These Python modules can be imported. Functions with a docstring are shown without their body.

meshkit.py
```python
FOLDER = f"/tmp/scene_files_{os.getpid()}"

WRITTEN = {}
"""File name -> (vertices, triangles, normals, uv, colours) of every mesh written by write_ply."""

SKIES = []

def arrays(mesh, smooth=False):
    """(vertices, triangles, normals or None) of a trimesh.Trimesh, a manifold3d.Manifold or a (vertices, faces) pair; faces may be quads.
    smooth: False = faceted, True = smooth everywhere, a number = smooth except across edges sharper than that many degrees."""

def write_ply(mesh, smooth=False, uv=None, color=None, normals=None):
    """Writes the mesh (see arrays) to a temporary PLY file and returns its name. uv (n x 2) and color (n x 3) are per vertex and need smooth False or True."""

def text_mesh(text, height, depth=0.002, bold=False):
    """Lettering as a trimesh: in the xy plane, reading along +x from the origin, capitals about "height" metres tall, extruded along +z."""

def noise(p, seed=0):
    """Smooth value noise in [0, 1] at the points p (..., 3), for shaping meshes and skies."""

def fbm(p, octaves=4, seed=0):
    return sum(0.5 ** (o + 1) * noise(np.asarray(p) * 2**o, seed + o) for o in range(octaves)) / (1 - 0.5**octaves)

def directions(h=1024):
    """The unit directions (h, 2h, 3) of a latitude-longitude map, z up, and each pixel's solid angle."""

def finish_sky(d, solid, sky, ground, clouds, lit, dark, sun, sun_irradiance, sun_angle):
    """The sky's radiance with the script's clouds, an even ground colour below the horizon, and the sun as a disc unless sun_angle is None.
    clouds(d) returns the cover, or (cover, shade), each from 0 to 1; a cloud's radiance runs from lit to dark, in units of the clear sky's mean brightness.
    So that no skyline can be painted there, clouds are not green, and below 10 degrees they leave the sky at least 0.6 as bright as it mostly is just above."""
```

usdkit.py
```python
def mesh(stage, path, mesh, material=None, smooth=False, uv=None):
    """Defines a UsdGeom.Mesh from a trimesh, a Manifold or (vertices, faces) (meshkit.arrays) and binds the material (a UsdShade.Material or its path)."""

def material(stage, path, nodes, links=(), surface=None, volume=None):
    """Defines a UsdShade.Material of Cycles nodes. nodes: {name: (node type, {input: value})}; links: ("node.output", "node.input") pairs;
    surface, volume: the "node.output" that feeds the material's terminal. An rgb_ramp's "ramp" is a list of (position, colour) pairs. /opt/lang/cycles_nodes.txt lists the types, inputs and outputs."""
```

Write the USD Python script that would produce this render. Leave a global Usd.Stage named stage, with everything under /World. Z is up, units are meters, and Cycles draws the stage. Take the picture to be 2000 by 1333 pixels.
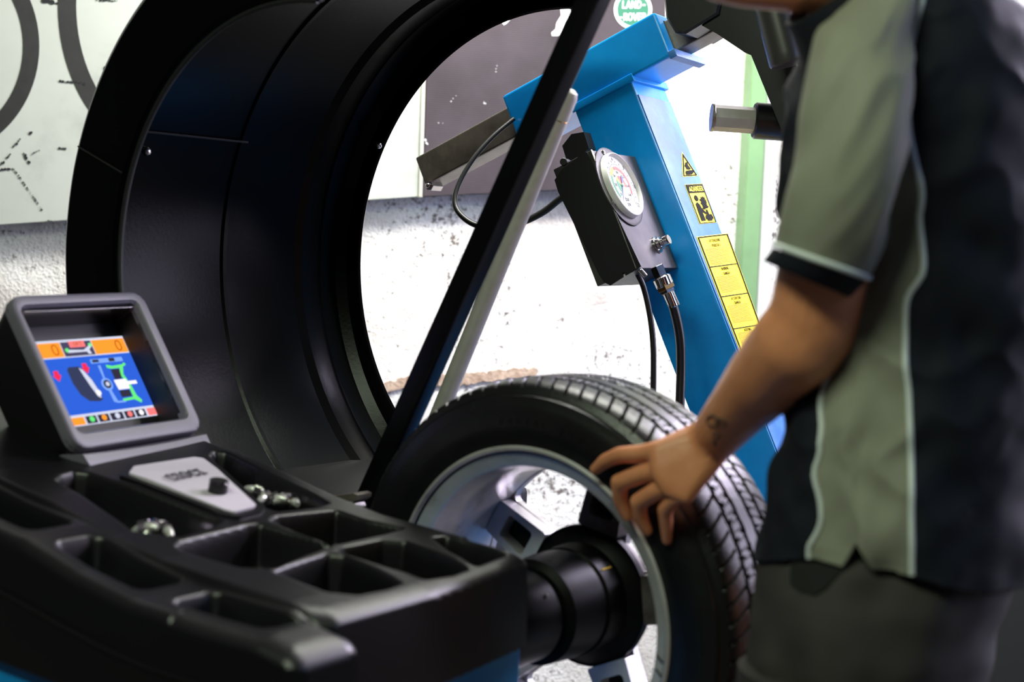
import math, random
import numpy as np, trimesh, manifold3d as m3, usdkit, meshkit
from scipy import ndimage
from shapely.geometry import Polygon, Point, LineString
from shapely.ops import unary_union
from shapely import contains_xy, points, distance, prepare
from pxr import Usd, UsdGeom, UsdLux, UsdShade, Gf, Sdf, Vt

stage = Usd.Stage.CreateInMemory()
UsdGeom.SetStageUpAxis(stage, UsdGeom.Tokens.z)
UsdGeom.SetStageMetersPerUnit(stage, 1.0)
UsdGeom.Xform.Define(stage, '/World')
rng = np.random.default_rng(7)

# ------------------------------------------------------------------ camera, lamps, exposure
CAM_H, PITCH, ROLL, FPX = 1.32, .0839, .0463, 2000 * 50 / 36
O = np.array([0, 0, CAM_H])
Z = np.array([0, 0, 1.])
_f = np.array([0, math.cos(PITCH), -math.sin(PITCH)]); _r = np.array([1., 0, 0]); _u = np.cross(_r, _f)
CR = _r * math.cos(ROLL) + _u * math.sin(ROLL); CU = -_r * math.sin(ROLL) + _u * math.cos(ROLL); CF = _f
cam = UsdGeom.Camera.Define(stage, '/World/camera')
m = np.eye(4); m[0, :3] = CR; m[1, :3] = CU; m[2, :3] = -CF; m[3, :3] = O
cam.AddTransformOp().Set(Gf.Matrix4d(m.tolist()))
cam.CreateHorizontalApertureAttr(36.0); cam.CreateVerticalApertureAttr(36.0 * 1333 / 2000); cam.CreateFocalLengthAttr(50.0)
cam.CreateClippingRangeAttr(Gf.Vec2f(.05, 100)); cam.CreateFStopAttr(3.4); cam.CreateFocusDistanceAttr(2.68)
cam.CreateExposureAttr(0.0)

def rect_light(name, loc, aim, w, h, power, color):
    l = UsdLux.RectLight.Define(stage, '/World/' + name)
    loc = np.array(loc, float); d = np.array(aim, float) - loc; d /= np.linalg.norm(d)
    x = np.cross(d, [0, 0, 1.]);
    if np.linalg.norm(x) < 1e-3: x = np.array([1., 0, 0])
    x /= np.linalg.norm(x); y = np.cross(x, d)
    mm = np.eye(4); mm[0, :3] = x; mm[1, :3] = y; mm[2, :3] = -d; mm[3, :3] = loc
    l.AddTransformOp().Set(Gf.Matrix4d(mm.tolist()))
    l.CreateWidthAttr(w); l.CreateHeightAttr(h); l.CreateIntensityAttr(power); l.CreateColorAttr(Gf.Vec3f(*color))

rect_light('lamp_wall', (.35, 2.85, 2.7), (.4, 3.9, .8), 1.7, .14, 150, (1.0, 1.0, .91))
rect_light('daylight_right', (3.3, 2.75, 1.4), (.3, 1.9, 1.0), 1.3, 1.8, 9, (.80, .76, 1.0))
rect_light('lamp_violet', (1.7, 3.2, 2.30), (.6, 1.3, 1.2), .9, .5, 62, (.86, .78, 1.0))
rect_light('lamp_front', (-.7, .35, 2.55), (.5, 1.7, 1.0), 1.2, .25, 29, (.86, 1.0, .74))
rect_light('lamp_back_right', (2.6, .9, 2.5), (.9, 1.8, 1.2), .8, .3, 14, (.36, .52, 1.0))

# ------------------------------------------------------------------ pixel -> place helpers (2000 x 1333 frame)
def ray(p): return CF + CR * (p[0] - 1000) / FPX - CU * (p[1] - 666.5) / FPX
def at(p, d): return O + ray(p) * d
def onpl(p, P, n):
    d = ray(p); n = np.asarray(n, float)
    return O + d * (((np.asarray(P) - O) @ n) / (d @ n))
def pix(P):
    q = np.atleast_2d(P) - O; d = q @ CF
    return np.stack([1000 + FPX * (q @ CR) / d, 666.5 - FPX * (q @ CU) / d], -1)
def unit(v): v = np.asarray(v, float); return v / np.linalg.norm(v)

# ------------------------------------------------------------------ materials
def lin(c): c = np.asarray(c, float) / 255; return tuple(np.where(c < .04045, c / 12.92, ((c + .055) / 1.055) ** 2.4))
def mat(name, col, rough=.5, metal=0., var=.0, scale=8., bump=0., bscale=60., spec=None, emit=None, es=1., coat=0.):
    nodes = {'p': ('principled_bsdf', {'base_color': lin(col), 'roughness': rough, 'metallic': metal})}
    links = []
    if spec is not None: nodes['p'][1]['specular_ior_level'] = spec
    if coat: nodes['p'][1]['coat_weight'] = coat
    if emit is not None: nodes['p'][1].update(emission_color=lin(emit), emission_strength=es)
    nodes['g'] = ('geometry', {})
    if var:
        c = np.array(lin(col))
        nodes['n'] = ('noise_texture', {'scale': scale, 'detail': 5.0, 'roughness': .6})
        nodes['r'] = ('rgb_ramp', {'ramp': [(.3, tuple(c * (1 - var))), (.7, tuple(np.minimum(c * (1 + var), 1)))]})
        links += [('g.position', 'n.vector'), ('n.fac', 'r.fac'), ('r.color', 'p.base_color')]
    if bump:
        nodes['bn'] = ('noise_texture', {'scale': bscale, 'detail': 4.0})
        nodes['b'] = ('bump', {'strength': bump, 'distance': .01})
        links += [('g.position', 'bn.vector'), ('bn.fac', 'b.height'), ('b.normal', 'p.normal')]
    return usdkit.material(stage, '/World/Looks/' + name, nodes, links, surface='p.bsdf' if False else 'p.BSDF')

def scratched(name, stops, rough, metal=0., scale=5., bump=.0, bscale=60., stretch=(1, 1, 1)):
    nodes = {'g': ('geometry', {}), 'mp': ('mapping', {'scale': stretch}), 'n': ('noise_texture', {'scale': scale, 'detail': 6.0, 'roughness': .65}),
             'r': ('rgb_ramp', {'ramp': [(a, lin(c)) for a, c in stops]}), 'p': ('principled_bsdf', {'roughness': rough, 'metallic': metal})}
    links = [('g.position', 'mp.vector'), ('mp.vector', 'n.vector'), ('n.fac', 'r.fac'), ('r.color', 'p.base_color')]
    if bump:
        nodes['bn'] = ('noise_texture', {'scale': bscale, 'detail': 4.0}); nodes['b'] = ('bump', {'strength': bump, 'distance': .01})
        links += [('g.position', 'bn.vector'), ('bn.fac', 'b.height'), ('b.normal', 'p.normal')]
    return usdkit.material(stage, '/World/Looks/' + name, nodes, links, surface='p.BSDF')

M_ = {}
M_['plastic'] = mat('black_plastic', (12, 11, 15), .36, bump=.05, bscale=900)
M_['plastic_dark'] = mat('dark_plastic', (14, 14, 17), .5)
M_['gloss'] = mat('gloss_black', (14, 14, 15), .16)
M_['housing'] = mat('monitor_plastic', (104, 100, 112), .4)
M_['hood'] = mat('hood_plastic', (4, 4, 5), .25, spec=.10, bump=.02, bscale=150)
M_['hood_lip'] = mat('hood_lip_plastic', (22, 22, 23), .55)
M_['grip'] = mat('grip_casting', (64, 62, 60), .34, .2)
M_['zinc'] = mat('zinc', (205, 203, 200), .28, .45, var=.2, scale=60)
M_['cup'] = mat('matte_black_steel', (7, 7, 8), .45, spec=.10)
M_['barm'] = mat('black_bar_paint', (7, 7, 9), .3, spec=.2)
M_['blue'] = scratched('blue_paint', [(.2, (4, 80, 150)), (.34, (4, 140, 224)), (.62, (6, 152, 236)), (.8, (26, 158, 238))], .30, scale=9.)
M_['blue_worn'] = scratched('worn_blue_paint', [(.3, (14, 78, 150)), (.5, (36, 104, 176)), (.72, (84, 132, 188))], .42, scale=7.)
M_['steel'] = mat('bare_steel', (150, 146, 140), .35, .9, var=.25, scale=30)
M_['steel_dull'] = scratched('dull_steel', [(.3, (84, 78, 70)), (.7, (128, 120, 110))], .45, .55, scale=14., stretch=(1, 1, 1))
M_['box_steel'] = scratched('box_steel', [(.28, (44, 42, 44)), (.5, (68, 66, 68)), (.75, (92, 90, 80))], .42, .35, scale=12.)
M_['strut'] = mat('grey_strut', (176, 172, 166), .4, .25, var=.08, scale=40)
M_['alloy'] = scratched('alloy_silver', [(.25, (132, 128, 124)), (.45, (190, 187, 188)), (.8, (210, 207, 210))], .32, .4, scale=18.)
M_['alloy_dark'] = scratched('brake_dusted_alloy', [(.3, (52, 42, 36)), (.6, (96, 88, 84)), (.8, (140, 134, 130))], .5, .3, scale=22.)
M_['rubber'] = mat('tyre_rubber', (18, 18, 19), .33, var=.25, scale=25, bump=.1, bscale=300)
M_['hose'] = mat('hose_rubber', (14, 14, 15), .4)
M_['chrome'] = mat('chrome', (215, 212, 210), .12, 1.)
M_['brass'] = mat('brass', (190, 140, 80), .25, 1.)
M_['label'] = mat('label_plate', (205, 196, 210), .45)
M_['ink'] = mat('ink_black', (14, 14, 16), .7, spec=.08)
M_['ink_grey'] = mat('ink_grey', (70, 66, 74), .6)
M_['yellow'] = mat('sticker_yellow', (250, 224, 20), .35)
M_['yellow_pale'] = mat('sticker_text_ink', (170, 140, 10), .5)
M_['white'] = mat('white_plastic', (226, 226, 222), .4)
M_['dial'] = mat('dial_white', (236, 236, 234), .4)
M_['red'] = mat('dial_red', (232, 70, 50), .4); M_['ylw'] = mat('dial_yellow', (246, 196, 50), .4); M_['grn'] = mat('dial_green', (40, 160, 120), .4)
M_['dialblue'] = mat('dial_blue', (70, 80, 170), .4)
M_['skin'] = scratched('skin', [(.3, (192, 122, 84)), (.6, (212, 140, 100)), (.8, (218, 150, 112))], .42, scale=16., bump=.12, bscale=420)
M_['hair'] = mat('hair_dark', (24, 18, 14), .5)
M_['eye'] = mat('eye_white', (220, 215, 210), .2)
M_['navy'] = mat('navy_cloth', (10, 14, 25), .8, spec=.3, bump=.12, bscale=700)
M_['grey_cloth'] = mat('grey_cloth', (126, 127, 112), .72, var=.06, scale=10, bump=.12, bscale=700)
M_['piping'] = mat('piping_cloth', (206, 212, 212), .5)
M_['trousers'] = mat('trouser_cloth', (46, 42, 40), .8, var=.15, scale=8, bump=.12, bscale=600)
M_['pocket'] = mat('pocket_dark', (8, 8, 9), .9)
M_['tattoo'] = mat('tattoo_ink', (104, 76, 60), .5)
M_['shoe'] = mat('shoe_leather', (20, 18, 17), .5)
M_['green_post'] = mat('green_paint', (112, 146, 104), .45, var=.1, scale=10)
M_['post_white'] = mat('white_paint', (222, 226, 220), .5)
M_['sign_green'] = mat('sign_green', (24, 140, 62), .45)
M_['floor'] = scratched('floor_concrete', [(.3, (70, 68, 66)), (.7, (112, 110, 106))], .7, scale=3.)
M_['dark_wall'] = mat('dark_room_wall', (62, 60, 62), .8, var=.2, scale=2)
M_['ceiling'] = mat('ceiling_paint', (96, 96, 94), .9)
M_['panel_white'] = scratched('white_panel', [(.2, (152, 156, 150)), (.45, (184, 188, 181)), (.8, (192, 196, 189))], .4, scale=3.)
M_['scuff'] = mat('black_scuff', (22, 20, 24), .7)
M_['ring_black'] = mat('ring_black', (40, 38, 40), .55, var=.2, scale=30)
M_['trim_strip'] = mat('trim_strip', (176, 176, 164), .5)
M_['logo_white'] = mat('logo_white', (232, 230, 232), .5)
M_['logo_green'] = mat('logo_green', (24, 96, 72), .5)
# banner: dark grey vinyl with fine weave lines
M_['banner'] = usdkit.material(stage, '/World/Looks/banner_vinyl', {
    'g': ('geometry', {}), 'w': ('wave_texture', {'scale': 55.0, 'distortion': .6, 'detail': 2.0, 'bands_direction': 'z'}),
    'n': ('noise_texture', {'scale': 5.0, 'detail': 6.0}), 'r': ('rgb_ramp', {'ramp': [(.3, lin((47, 41, 46))), (.75, lin((71, 62, 69)))]}),
    'b': ('bump', {'strength': .12, 'distance': .002}), 'p': ('principled_bsdf', {'roughness': .7, 'specular_ior_level': .25})},
    [('g.position', 'w.vector'), ('g.position', 'n.vector'), ('n.fac', 'r.fac'), ('r.color', 'p.base_color'), ('w.fac', 'b.height'), ('b.normal', 'p.normal')], surface='p.BSDF')
# rough whitewashed plaster with dark pits
M_['plaster'] = usdkit.material(stage, '/World/Looks/rough_plaster', {
    'g': ('geometry', {}),
    'n1': ('noise_texture', {'scale': 3.2, 'detail': 5.0, 'roughness': .6}),
    'n2': ('noise_texture', {'scale': 62.0, 'detail': 7.0, 'roughness': .7}),
    'n3': ('noise_texture', {'scale': 130.0, 'detail': 3.0}),
    'r1': ('rgb_ramp', {'ramp': [(.32, lin((176, 166, 162))), (.44, lin((226, 220, 214))), (.54, lin((242, 239, 235))), (.7, lin((246, 244, 242)))]}),
    'm1': ('math', {'math_type': 'multiply_add', 'value2': .55, 'value3': .0}),
    'm2': ('math', {'math_type': 'add'}),
    'r2': ('rgb_ramp', {'ramp': [(.855, (0, 0, 0)), (.95, (1, 1, 1))]}),
    'mx': ('mix', {'color2': lin((112, 102, 98))}),
    'ad': ('math', {'math_type': 'add'}),
    'b': ('bump', {'strength': .5, 'distance': .01}), 'p': ('principled_bsdf', {'roughness': .85})},
    [('g.position', 'n1.vector'), ('g.position', 'n2.vector'), ('g.position', 'n3.vector'), ('n1.fac', 'r1.fac'),
     ('n1.fac', 'm1.value1'), ('n2.fac', 'm2.value1'), ('m1.value', 'm2.value2'), ('m2.value', 'r2.fac'),
     ('r1.color', 'mx.color1'), ('r2.color', 'mx.fac'), ('mx.color', 'p.base_color'),
     ('n2.fac', 'ad.value1'), ('n3.fac', 'ad.value2'), ('ad.value', 'b.height'), ('b.normal', 'p.normal')], surface='p.BSDF')
M_['plaster_brown'] = scratched('bare_brown_plaster', [(.3, (150, 122, 104)), (.7, (200, 178, 160))], .9, scale=40., bump=.4, bscale=90)
def glow(name, col, es=1.0):
    return usdkit.material(stage, '/World/Looks/' + name, {'e': ('emission', {'color': lin(col), 'strength': es})}, surface='e.emission')
SCR = 1.25
for k, c in dict(blue=(44, 92, 205), orange=(250, 150, 48), panel=(70, 66, 92), pale=(200, 205, 225), red=(235, 45, 80), tyre=(52, 58, 86), green=(100, 225, 120), wh=(238, 236, 240), dk=(48, 46, 62), pink=(240, 120, 120), ink=(176, 90, 20), sky=(120, 160, 235)).items():
    M_['s_' + k] = glow('screen_' + k, c, SCR)
M_['dial_glass'] = usdkit.material(stage, '/World/Looks/dial_glass', {'t': ('transparent_bsdf', {'color': (1., 1., 1.)}), 'gl': ('glossy_bsdf', {'roughness': .05}), 'm': ('mix_closure', {'fac': .06})},
    [('t.BSDF', 'm.closure1'), ('gl.BSDF', 'm.closure2')], surface='m.closure')

# ------------------------------------------------------------------ scene helpers
used = {}
def numbered(parent, name):
    k = used.get((parent, name), 0); used[(parent, name)] = k + 1
    return name if k == 0 else f'{name}_{k:03d}'
ORG = {}
def setd(prim, **kw):
    for k, v in kw.items():
        if v: prim.SetCustomDataByKey(k, v)
def thing(name, label, cat, loc=(0, 0, 0), group=None):
    p = '/World/' + numbered('/World', name)
    x = UsdGeom.Xform.Define(stage, p); x.AddTranslateOp().Set(Gf.Vec3d(*map(float, loc)))
    ORG[p] = np.array(loc, float); setd(x.GetPrim(), label=label, category=cat, group=group)
    return p
def part(parent, name, mesh, m, smooth=35, label=None, kind=None):
    p = parent + '/' + numbered(parent, name)
    v, f, n = meshkit.arrays(mesh)
    o = ORG[parent]; ORG[p] = o
    g = usdkit.mesh(stage, p, (v - o, f), M_[m], smooth)
    setd(g.GetPrim(), label=label, kind=kind)
    return p
def solo(name, mesh, m, label=None, cat=None, group=None, kind=None, smooth=35):
    p = '/World/' + numbered('/World', name)
    v, f, n = meshkit.arrays(mesh)
    ORG[p] = np.zeros(3)
    g = usdkit.mesh(stage, p, (v, f), M_[m], smooth); setd(g.GetPrim(), label=label, category=cat, group=group, kind=kind)
    return p
def cat_(*ms): return trimesh.util.concatenate([trimesh.Trimesh(*meshkit.arrays(x)[:2], process=False) for x in ms])
def frame_mat(o, x, y, z):
    T = np.eye(4); T[:3, 0] = x; T[:3, 1] = y; T[:3, 2] = z; T[:3, 3] = o; return T
def put(mesh, o, x, y, z): mesh = mesh.copy(); mesh.apply_transform(frame_mat(o, x, y, z)); return mesh
def rbox(lo, hi, b=.003, seg=2):
    lo = np.minimum(lo, hi) * 1.; hi = np.maximum(lo, hi) * 1.
    b = min(b, .45 * (hi - lo).min())
    pts = []
    for c in np.ndindex(2, 2, 2):
        c = np.array(c); ctr = np.where(c, hi - b, lo + b); s = np.where(c, 1, -1)
        for d in ((1, 0, 0), (0, 1, 0), (0, 0, 1), (.7071, .7071, 0), (.7071, 0, .7071), (0, .7071, .7071), (.577, .577, .577)):
            pts.append(ctr + b * s * np.array(d))
    return trimesh.convex.convex_hull(np.array(pts))
def fbox(o, x, y, z, lo, hi, b=.003):
    return put(rbox(np.array(lo, float), np.array(hi, float), b), o, x, y, z)
def extrude(poly, h):
    gs = getattr(poly, 'geoms', [poly])
    return trimesh.util.concatenate([trimesh.creation.extrude_polygon(g, h, engine='earcut') for g in gs if g.area > 1e-9])
def slab(pts, n, depth, bevel=0., rnd=0.):
    """outline pts (3-D, one plane) with front face facing n, extruded backwards by depth"""
    pts = np.array(pts, float); n = unit(n); o = pts[0]; x = unit(pts[1] - pts[0]); y = np.cross(n, x)
    q = np.stack([(pts - o) @ x, (pts - o) @ y], -1)
    pl = Polygon(q).buffer(0)
    if rnd: pl = pl.buffer(-rnd).buffer(rnd, quad_segs=5)
    g = extrude(pl, depth)
    if bevel and abs(pl.convex_hull.area - pl.area) < 1e-6 * max(pl.area, 1e-6) + 1e-9:
        a = np.array(pl.exterior.coords); b = np.array(pl.buffer(-bevel, join_style=2).exterior.coords)
        P = np.vstack([np.c_[b, np.full(len(b), 0.)], np.c_[a, np.full(len(a), bevel)], np.c_[a, np.full(len(a), depth - bevel)], np.c_[b, np.full(len(b), depth)]])
        g = trimesh.convex.convex_hull(P)
    g.apply_translation([0, 0, -depth])
    return put(g, o, x, y, n)
def spline(pts, n=12):
    pts = np.array(pts, float); P = np.vstack([2 * pts[0] - pts[1], pts, 2 * pts[-1] - pts[-2]]); out = []
    for i in range(1, len(P) - 2):
        p0, p1, p2, p3 = P[i - 1:i + 3]
        for t in np.linspace(0, 1, n, endpoint=False):
            out.append(.5 * ((2 * p1) + (-p0 + p2) * t + (2 * p0 - 5 * p1 + 4 * p2 - p3) * t ** 2 + (-p0 + 3 * p1 - 3 * p2 + p3) * t ** 3))
    return np.vstack([out, pts[-1]])
def grid(rows, closed=True, caps=True):
    rows = np.array(rows); n, k = rows.shape[:2]; v = rows.reshape(-1, 3); f = []
    i, j = np.meshgrid(np.arange(n - 1), np.arange(k if closed else k - 1), indexing='ij'); j2 = (j + 1) % k
    q = np.stack([i * k + j, i * k + j2, (i + 1) * k + j2, (i + 1) * k + j], -1).reshape(-1, 4)
    f = np.vstack([q[:, [0, 1, 2]], q[:, [0, 2, 3]]])
    if caps and closed:
        v = np.vstack([v, rows[0].mean(0), rows[-1].mean(0)]); a = len(v) - 2; jj = np.arange(k); j2 = (jj + 1) % k
        f = np.vstack([f, np.stack([np.full(k, a), j2, jj], -1), np.stack([np.full(k, a + 1), (n - 1) * k + jj, (n - 1) * k + j2], -1)])
    return trimesh.Trimesh(v, f, process=False)
def tube(pts, rad, sides=12, caps=True):
    p = np.array(pts, float); t = np.gradient(p, axis=0); t /= np.linalg.norm(t, axis=1)[:, None] + 1e-12
    rad = np.broadcast_to(rad, len(p)); a = np.cross(t[0], [0, 0, 1.]);
    if np.linalg.norm(a) < .05: a = np.cross(t[0], [1., 0, 0])
    a = unit(a); rows = []; ang = np.arange(sides) * 2 * np.pi / sides
    for i in range(len(p)):
        a = unit(a - t[i] * (a @ t[i])); b = np.cross(t[i], a)
        rows.append(p[i] + rad[i] * (np.cos(ang)[:, None] * a + np.sin(ang)[:, None] * b))
    return grid(rows, True, caps)
def lathe(prof, o, axis, e1, seg=96, a0=0., a1=360., closed=True):
    """prof: (x along axis, r); closed profile loop -> solid ring. angle 0 at e1, towards axis x e1... e2 given by cross"""
    axis = unit(axis); e1 = unit(e1); e2 = np.cross(axis, e1)
    full = abs(a1 - a0) >= 359.9
    ang = np.radians(np.linspace(a0, a1, seg, endpoint=not full))
    P = np.array(prof, float)
    rows = [o + axis * P[:, :1] + P[:, 1:] * (math.cos(t) * e1 + math.sin(t) * e2) for t in ang]
    if full: rows.append(rows[0])
    g = grid(rows, closed, caps=False)
    if not full and closed:
        pl = Polygon(P).buffer(0); vv, ff = trimesh.creation.triangulate_polygon(Polygon(P), engine='earcut')
        for t in (ang[0], ang[-1]):
            V = o + axis * vv[:, :1] + vv[:, 1:] * (math.cos(t) * e1 + math.sin(t) * e2); g = trimesh.util.concatenate([g, trimesh.Trimesh(V, ff, process=False)])
    return g
def cyl(a, b, r, seg=32, bev=.0):
    a = np.array(a, float); b = np.array(b, float); L = np.linalg.norm(b - a); ax_ = (b - a) / L
    e = np.cross(ax_, [0, 0, 1.]);  e = unit(e) if np.linalg.norm(e) > .05 else np.array([1., 0, 0])
    bev = min(bev or .0008, r * .4, L * .4)
    return lathe([(0, .00001), (0, r - bev), (bev, r), (L - bev, r), (L, r - bev), (L, .00001)], a, ax_, e, seg, closed=False)
def ball(c, r, s=2): g = trimesh.creation.icosphere(s, r); g.apply_translation(c); return g
def hullchain(joints, s=2):
    """one Manifold of the hulls of consecutive spheres (centre, radius)"""
    out = []
    for (a, ra), (b, rb) in zip(joints[:-1], joints[1:]):
        g = trimesh.convex.convex_hull(np.vstack([ball(a, ra, s).vertices, ball(b, rb, s).vertices]))
        out.append(to_m(g))
    return m3.Manifold.batch_boolean(out, m3.OpType.Add)
def to_m(g): return m3.Manifold(m3.Mesh(np.asarray(g.vertices, np.float32), np.asarray(g.faces, np.uint32)))
def from_m(M): q = M.to_mesh(); return trimesh.Trimesh(q.vert_properties[:, :3], q.tri_verts, process=False)
def text(t, h, o, x, y, n, depth=.0006, w=None, bold=False):
    g = meshkit.text_mesh(t, h, depth, bold); b = g.bounds
    if w: g.apply_scale([w / (b[1, 0] - b[0, 0]), 1, 1]); b = g.bounds
    g.apply_translation([-(b[0, 0] + b[1, 0]) / 2, -(b[0, 1] + b[1, 1]) / 2, 0])
    return put(g, o, x, y, n)

# ------------------------------------------------------------------ the room
WD = np.array([math.cos(math.radians(12)), math.sin(math.radians(12)), 0]); WN = np.array([WD[1], -WD[0], 0]); WP = np.array([0, 3.9, 0.])
def wall_pt(p, off=0.): return onpl(p, WP + WN * off, WN)
def struct(name, mesh, m): return solo(name, mesh, m, kind='structure')
# back wall: a gently uneven plaster sheet with thickness
nu, nz = 200, 110
us = np.linspace(-3.2, 3.4, nu); zs = np.linspace(0, 3.0, nz)
U, V = np.meshgrid(us, zs); P = WP + U[..., None] * WD + V[..., None] * Z
dsp = (meshkit.fbm(P * 7, 4, 3) - .5) * .016
Wf = P + WN * dsp[..., None]; Wb = P - WN * .2
loop = np.stack([np.concatenate([Wb[:, :], Wf[:, ::-1]], 1)], 0)[0]
wallm = grid(loop, True, caps=False)
for rr0 in (Wf, Wb):
    pass
cap_lo = grid(np.stack([Wf[0], Wb[0]]), closed=False); cap_hi = grid(np.stack([Wf[-1], Wb[-1]]), closed=False)
wallm = cat_(wallm, cap_lo, cap_hi); wallm.merge_vertices(); trimesh.repair.fix_normals(wallm)
struct('wall_back', wallm, 'plaster')
struct('floor', fbox(np.zeros(3), [1, 0, 0], [0, 1, 0], Z, (-3.3, -2.6, -.1), (3.6, 4.6, 0)), 'floor')
struct('ceiling', fbox(np.zeros(3), [1, 0, 0], [0, 1, 0], Z, (-3.3, -2.6, 3.0), (3.6, 4.6, 3.1)), 'ceiling')
struct('wall_left', fbox(np.zeros(3), [1, 0, 0], [0, 1, 0], Z, (-3.3, -2.6, 0), (-3.1, 4.6, 3)), 'dark_wall')
struct('wall_right', fbox(np.zeros(3), [1, 0, 0], [0, 1, 0], Z, (3.4, -2.6, 0), (3.6, 4.6, 3)), 'dark_wall')
struct('wall_front', fbox(np.zeros(3), [1, 0, 0], [0, 1, 0], Z, (-3.3, -2.7, 0), (3.6, -2.5, 3)), 'dark_wall')

def quad_on_wall(px, off): return [wall_pt(p, off) for p in px]
T_OFF = .075
# white panel with black ring emblem
wp = thing('wall_panel', 'white painted sign board with big black rings, scuffed, on the back wall', 'sign board', wall_pt((300, 440)))
part(wp, 'board', slab(quad_on_wall([(-330, 462), (817, 385), (836, -330), (-330, -330)], T_OFF), WN, .06, .002), 'panel_white')
def ell_ring(cx, cy, rx, ry, t, off, n=90):
    a = np.linspace(0, 2 * np.pi, n, endpoint=False)
    o3 = np.array([wall_pt((cx + rx * math.cos(k), cy + ry * math.sin(k)), off) for k in a])
    i3 = np.array([wall_pt((cx + (rx - t) * math.cos(k), cy + (ry - t) * math.sin(k)), off) for k in a])
    x, y = WD, Z; o = o3[0]
    q = lambda P: np.stack([(P - o) @ x, (P - o) @ y], -1)
    g = extrude(Polygon(q(o3), [q(i3)]), .0015)
    return put(g, o, x, y, WN)
part(wp, 'ring', ell_ring(-123, 90, 200, 217, 32, T_OFF), 'ring_black')
part(wp, 'ring', ell_ring(346, 10, 233, 305, 36, T_OFF), 'ring_black')
def blotch(pts, w, seed):
    """jagged scuff along pixel polyline"""
    r = np.random.default_rng(seed); line = []
    for (x0, y0), (x1, y1) in zip(pts[:-1], pts[1:]):
        n = max(3, int(np.hypot(x1 - x0, y1 - y0) / 2.5))
        for t in np.linspace(0, 1, n): line.append((x0 + (x1 - x0) * t + r.normal(0, .7), y0 + (y1 - y0) * t + r.normal(0, .7)))
    polys = [Point(p).buffer(max(.5, w * r.uniform(.3, 1.15)), quad_segs=2) for p in line if r.random() > .12]
    return unary_union(polys)
sc = [blotch([(0, 333), (10, 330), (25, 330)], 2.2, 1), blotch([(2, 322), (20, 302)], 2.0, 2), blotch([(25, 288), (40, 272)], 2.4, 3), blotch([(47, 300), (57, 317)], 2.6, 4),
      blotch([(28, 332), (50, 362), (70, 392), (81, 407)], 1.4, 5), blotch([(80, 408), (82, 409)], 4.2, 6), blotch([(94, 431), (104, 434)], 2.2, 7), blotch([(119, 159), (150, 160), (165, 163)], 2.8, 8),
      blotch([(60, 260), (61, 259)], 3, 9), blotch([(117, 290), (127, 290)], 2.2, 10), blotch([(62, 301), (76, 294)], 1.5, 11), blotch([(86, 0), (112, 6)], 5, 12), blotch([(186, 0), (228, 1)], 2.5, 13), blotch([(204, 132), (206, 140)], 2, 14)]
def wall_shape(pl, off, th=.0012):
    gs = []
    for g in getattr(pl, 'geoms', [pl]):
        ex = [wall_pt(p, off) for p in list(g.exterior.coords)[:-1]]; o = ex[0]
        q = lambda P: [((p - o) @ WD, (p - o) @ Z) for p in P]
        hs = [q([wall_pt(p, off) for p in list(h.coords)[:-1]]) for h in g.interiors]
        pg = Polygon(q(ex), hs).buffer(0)
        if pg.area > 1e-9: gs.append(put(extrude(pg, th), o, WD, Z, WN))
    return trimesh.util.concatenate(gs)
part(wp, 'scuff_marks', wall_shape(unary_union(sc), T_OFF + .0014), 'scuff', kind='stuff')
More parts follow.
